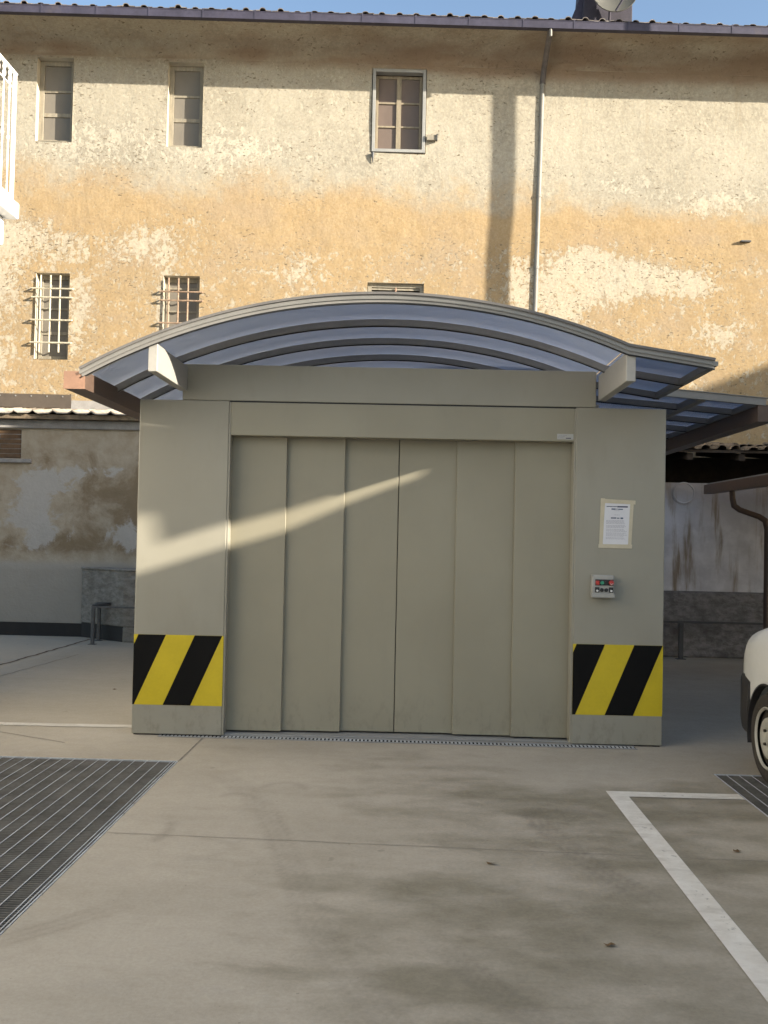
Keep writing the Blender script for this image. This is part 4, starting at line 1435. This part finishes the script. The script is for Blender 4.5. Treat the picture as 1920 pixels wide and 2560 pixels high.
# ------------------------------------------------------------------ white house with balcony (left edge)
wh = thing('white_house', 'white house at the left edge with a sunlit railed balcony', 'building', (-6, 4, 0))
box('wall', M['wpaint'], wh, -9.0, -4.35, -1.0, 9.2, 0, 8.0)
box('bracket', M['wpaint'], wh, -4.349, -3.345, 7.30, 7.56, 3.88, 4.105, bevel=.01)
box('balcony_slab', M['wpaint'], wh, -4.349, -3.240, 5.2, 7.60, 4.1055, 4.235, bevel=.008)
rg_ = MB()
rg_.box(-3.318, -3.286, 5.2, 7.605, 5.300, 5.309)
rg_.box(-3.305, -3.297, 5.2, 7.585, 5.165, 5.172)
rg_.box(-3.312, -3.292, 5.2, 7.60, 4.285, 4.293)
railing = rg_.build('railing', M['wiron'], wh)
box('railing_post', M['wiron'], railing, -3.315, -3.291, 7.575, 7.600, 4.236, 5.299)
for k in range(20):
    y = 7.485 - k * .108
    MB().lathe((-3.301, y, 0), 'z', [(4.293, .0065), (4.72, .0065), (4.730, .013), (4.745, .013), (4.755, .0065), (5.185, .0065), (5.195, .015), (5.225, .015), (5.235, .008), (5.262, .015), (5.299, .008)], 8).build('baluster', M['wiron'], railing)
box('corner_panel', M['wpaint'], wh, -4.34, -4.30, 5.2, 7.6, 4.2, 5.2)

# ------------------------------------------------------------------ unseen neighbours and added casters, shaped to shade the yard
ta = thing('neighbour_house', 'tall plastered house beyond the right edge of the yard', 'building', (27, 7, 0))


def cast_wall(x, z, xp):
    """where the sun ray through (x, 15, z) on the back wall crosses the plane x = xp"""
    t_ = (xp - x) / sdir.x
    return (15 + sdir.y * t_, z + sdir.z * t_)


pA = [cast_wall(x, z, 22.0) for x, z in [(9.5, 5.9), (8, 5.3), (5.62, 4.40), (5.10, 4.19), (-5.7, 2.3)]]
MB().prism([(pA[-1][0], 0), (15.5, 0), (15.5, pA[0][1])] + pA, 'x', 22.0, 31.0).build('wall', M['house'], ta)
for k in range(4):
    for j in range(3):
        fr_ = box('window', M['wood'], ta, 21.95, 21.999, 2.0 + k * 3.0, 3.1 + k * 3.0, 2.0 + j * 3.0, 3.6 + j * 3.0)
        box('pane', M['glass'], fr_, 21.93, 21.949, 2.1 + k * 3.0, 3.0 + k * 3.0, 2.1 + j * 3.0, 3.5 + j * 3.0)

tb = thing('sun_mask_house', 'unseen plastered house with an added sheet cut to shape the sun', 'building', (12, 0, 0))
box('wall', M['house'], tb, 7.45, 14.0, -9.0, 4.4, 0, 4.3)
XB = 7.35


def cast(x, z, off=0.0):
    """where the sun ray through (x, 7.37 + off, z) crosses the screen at x = XB"""
    t_ = (XB - x) / sdir.x
    return (7.37 + off + sdir.y * t_, z + sdir.z * t_)


outer = [(-9, 0), (cast_wall(-5.5, 2.3, XB)[0], 0)] + [cast_wall(*q, XB) for q in [(-5.5, 2.3), (-8.5, 2.3), (-10.3, 1.0)]] + [cast(*q) for q in [(2.2, 3.15), (1.43, 2.88), (.70, 2.63), (.05, 2.38), (-.5, 2.22), (-.9, 2.34), (-1.3, 2.42), (-2.3, 2.46), (-2.62, 2.2), (-6.0, .9), (-8.5, .2)]] + [(-9, 7.4)]  # added sheet, outline back-projected from the shade wanted on lift and wall
hole = [cast(*q) for q in [(-2.268, 1.70), (-2.033, 1.70), (-1.972, 1.487), (-1.598, 1.615), (-1.03, 1.760, .15), (.0, 2.105, .19), (.16, 2.150, .19), (.17, 2.105, .19), (-.40, 1.885, .19), (-1.02, 1.60, .15), (-1.42, 1.485), (-2.10, 1.26), (-2.256, 1.215)]]  # opening cut so the sun draws the streak on the lift door
tris = tessellate_polygon([[Vector((a, b, 0)) for a, b in outer], [Vector((a, b, 0)) for a, b in hole]])
allp = outer + hole
m = MB()
n = len(allp)
vs_ = [(XB, a, b) for a, b in allp] + [(XB + .02, a, b) for a, b in allp]
fs_ = [tuple(t_) for t_ in tris] + [tuple(i + n for i in t_[::-1]) for t_ in tris]
for lo, hi in ((0, len(outer)), (len(outer), n)):
    for i in range(lo, hi):
        j = lo + (i - lo + 1) % (hi - lo)
        fs_.append((i, j, j + n, i + n))
m.add(vs_, fs_)
m.build('sun_mask', M['flash'], tb)

fl = thing('shadow_flue', 'tall slim unseen pipe added to cast a shadow strip on the back wall', 'flue', (5.42, 13.35, 0))  # unseen pipe, added and bent to throw the strip on the wall
MB().tube([(5.43, 13.35, 2.5), (5.43, 13.35, 6.8), (5.435, 13.35, 7.5), (5.50, 13.35, 8.1), (5.50, 13.35, 12.2)], .086, 14).build('pipe', M['pipe'], fl, smooth=True)
MB().lathe((5.50, 13.35, 12.2), 'z', [(.001, .07), (.05, .12), (.12, .001)], 14).build('cap', M['pipe'], fl)

# ------------------------------------------------------------------ small litter
for x, y, lab in ((-2.89, 9.38, 'small dry leaf lying on the floor left of the lift'), (.82, 3.79, 'small brown leaf on the stained floor near the bottom right'), (.43, 4.68, 'tiny brown leaf on the floor just before the floor joint'),
                  (1.72, 4.98, 'brown leaf on the floor between the bay line and the car')):
    a = rng.uniform(0, 3)
    pts = [(math.cos(a + 2 * PI * k / 7) * (.028 if k % 2 else .018), math.sin(a + 2 * PI * k / 7) * (.020 if k % 3 else .011)) for k in range(7)]
    mbx = MB()
    vs_ = [(x + p[0], y + p[1], .003 + rng.uniform(0, .012)) for p in pts] + [(x, y, .004)]
    mbx.add(vs_, [(k, (k + 1) % 7, 7) for k in range(7)])
    tag(mbx.build('fallen_leaf', M['leaf']), lab, 'leaf', group='dry leaves on the floor')
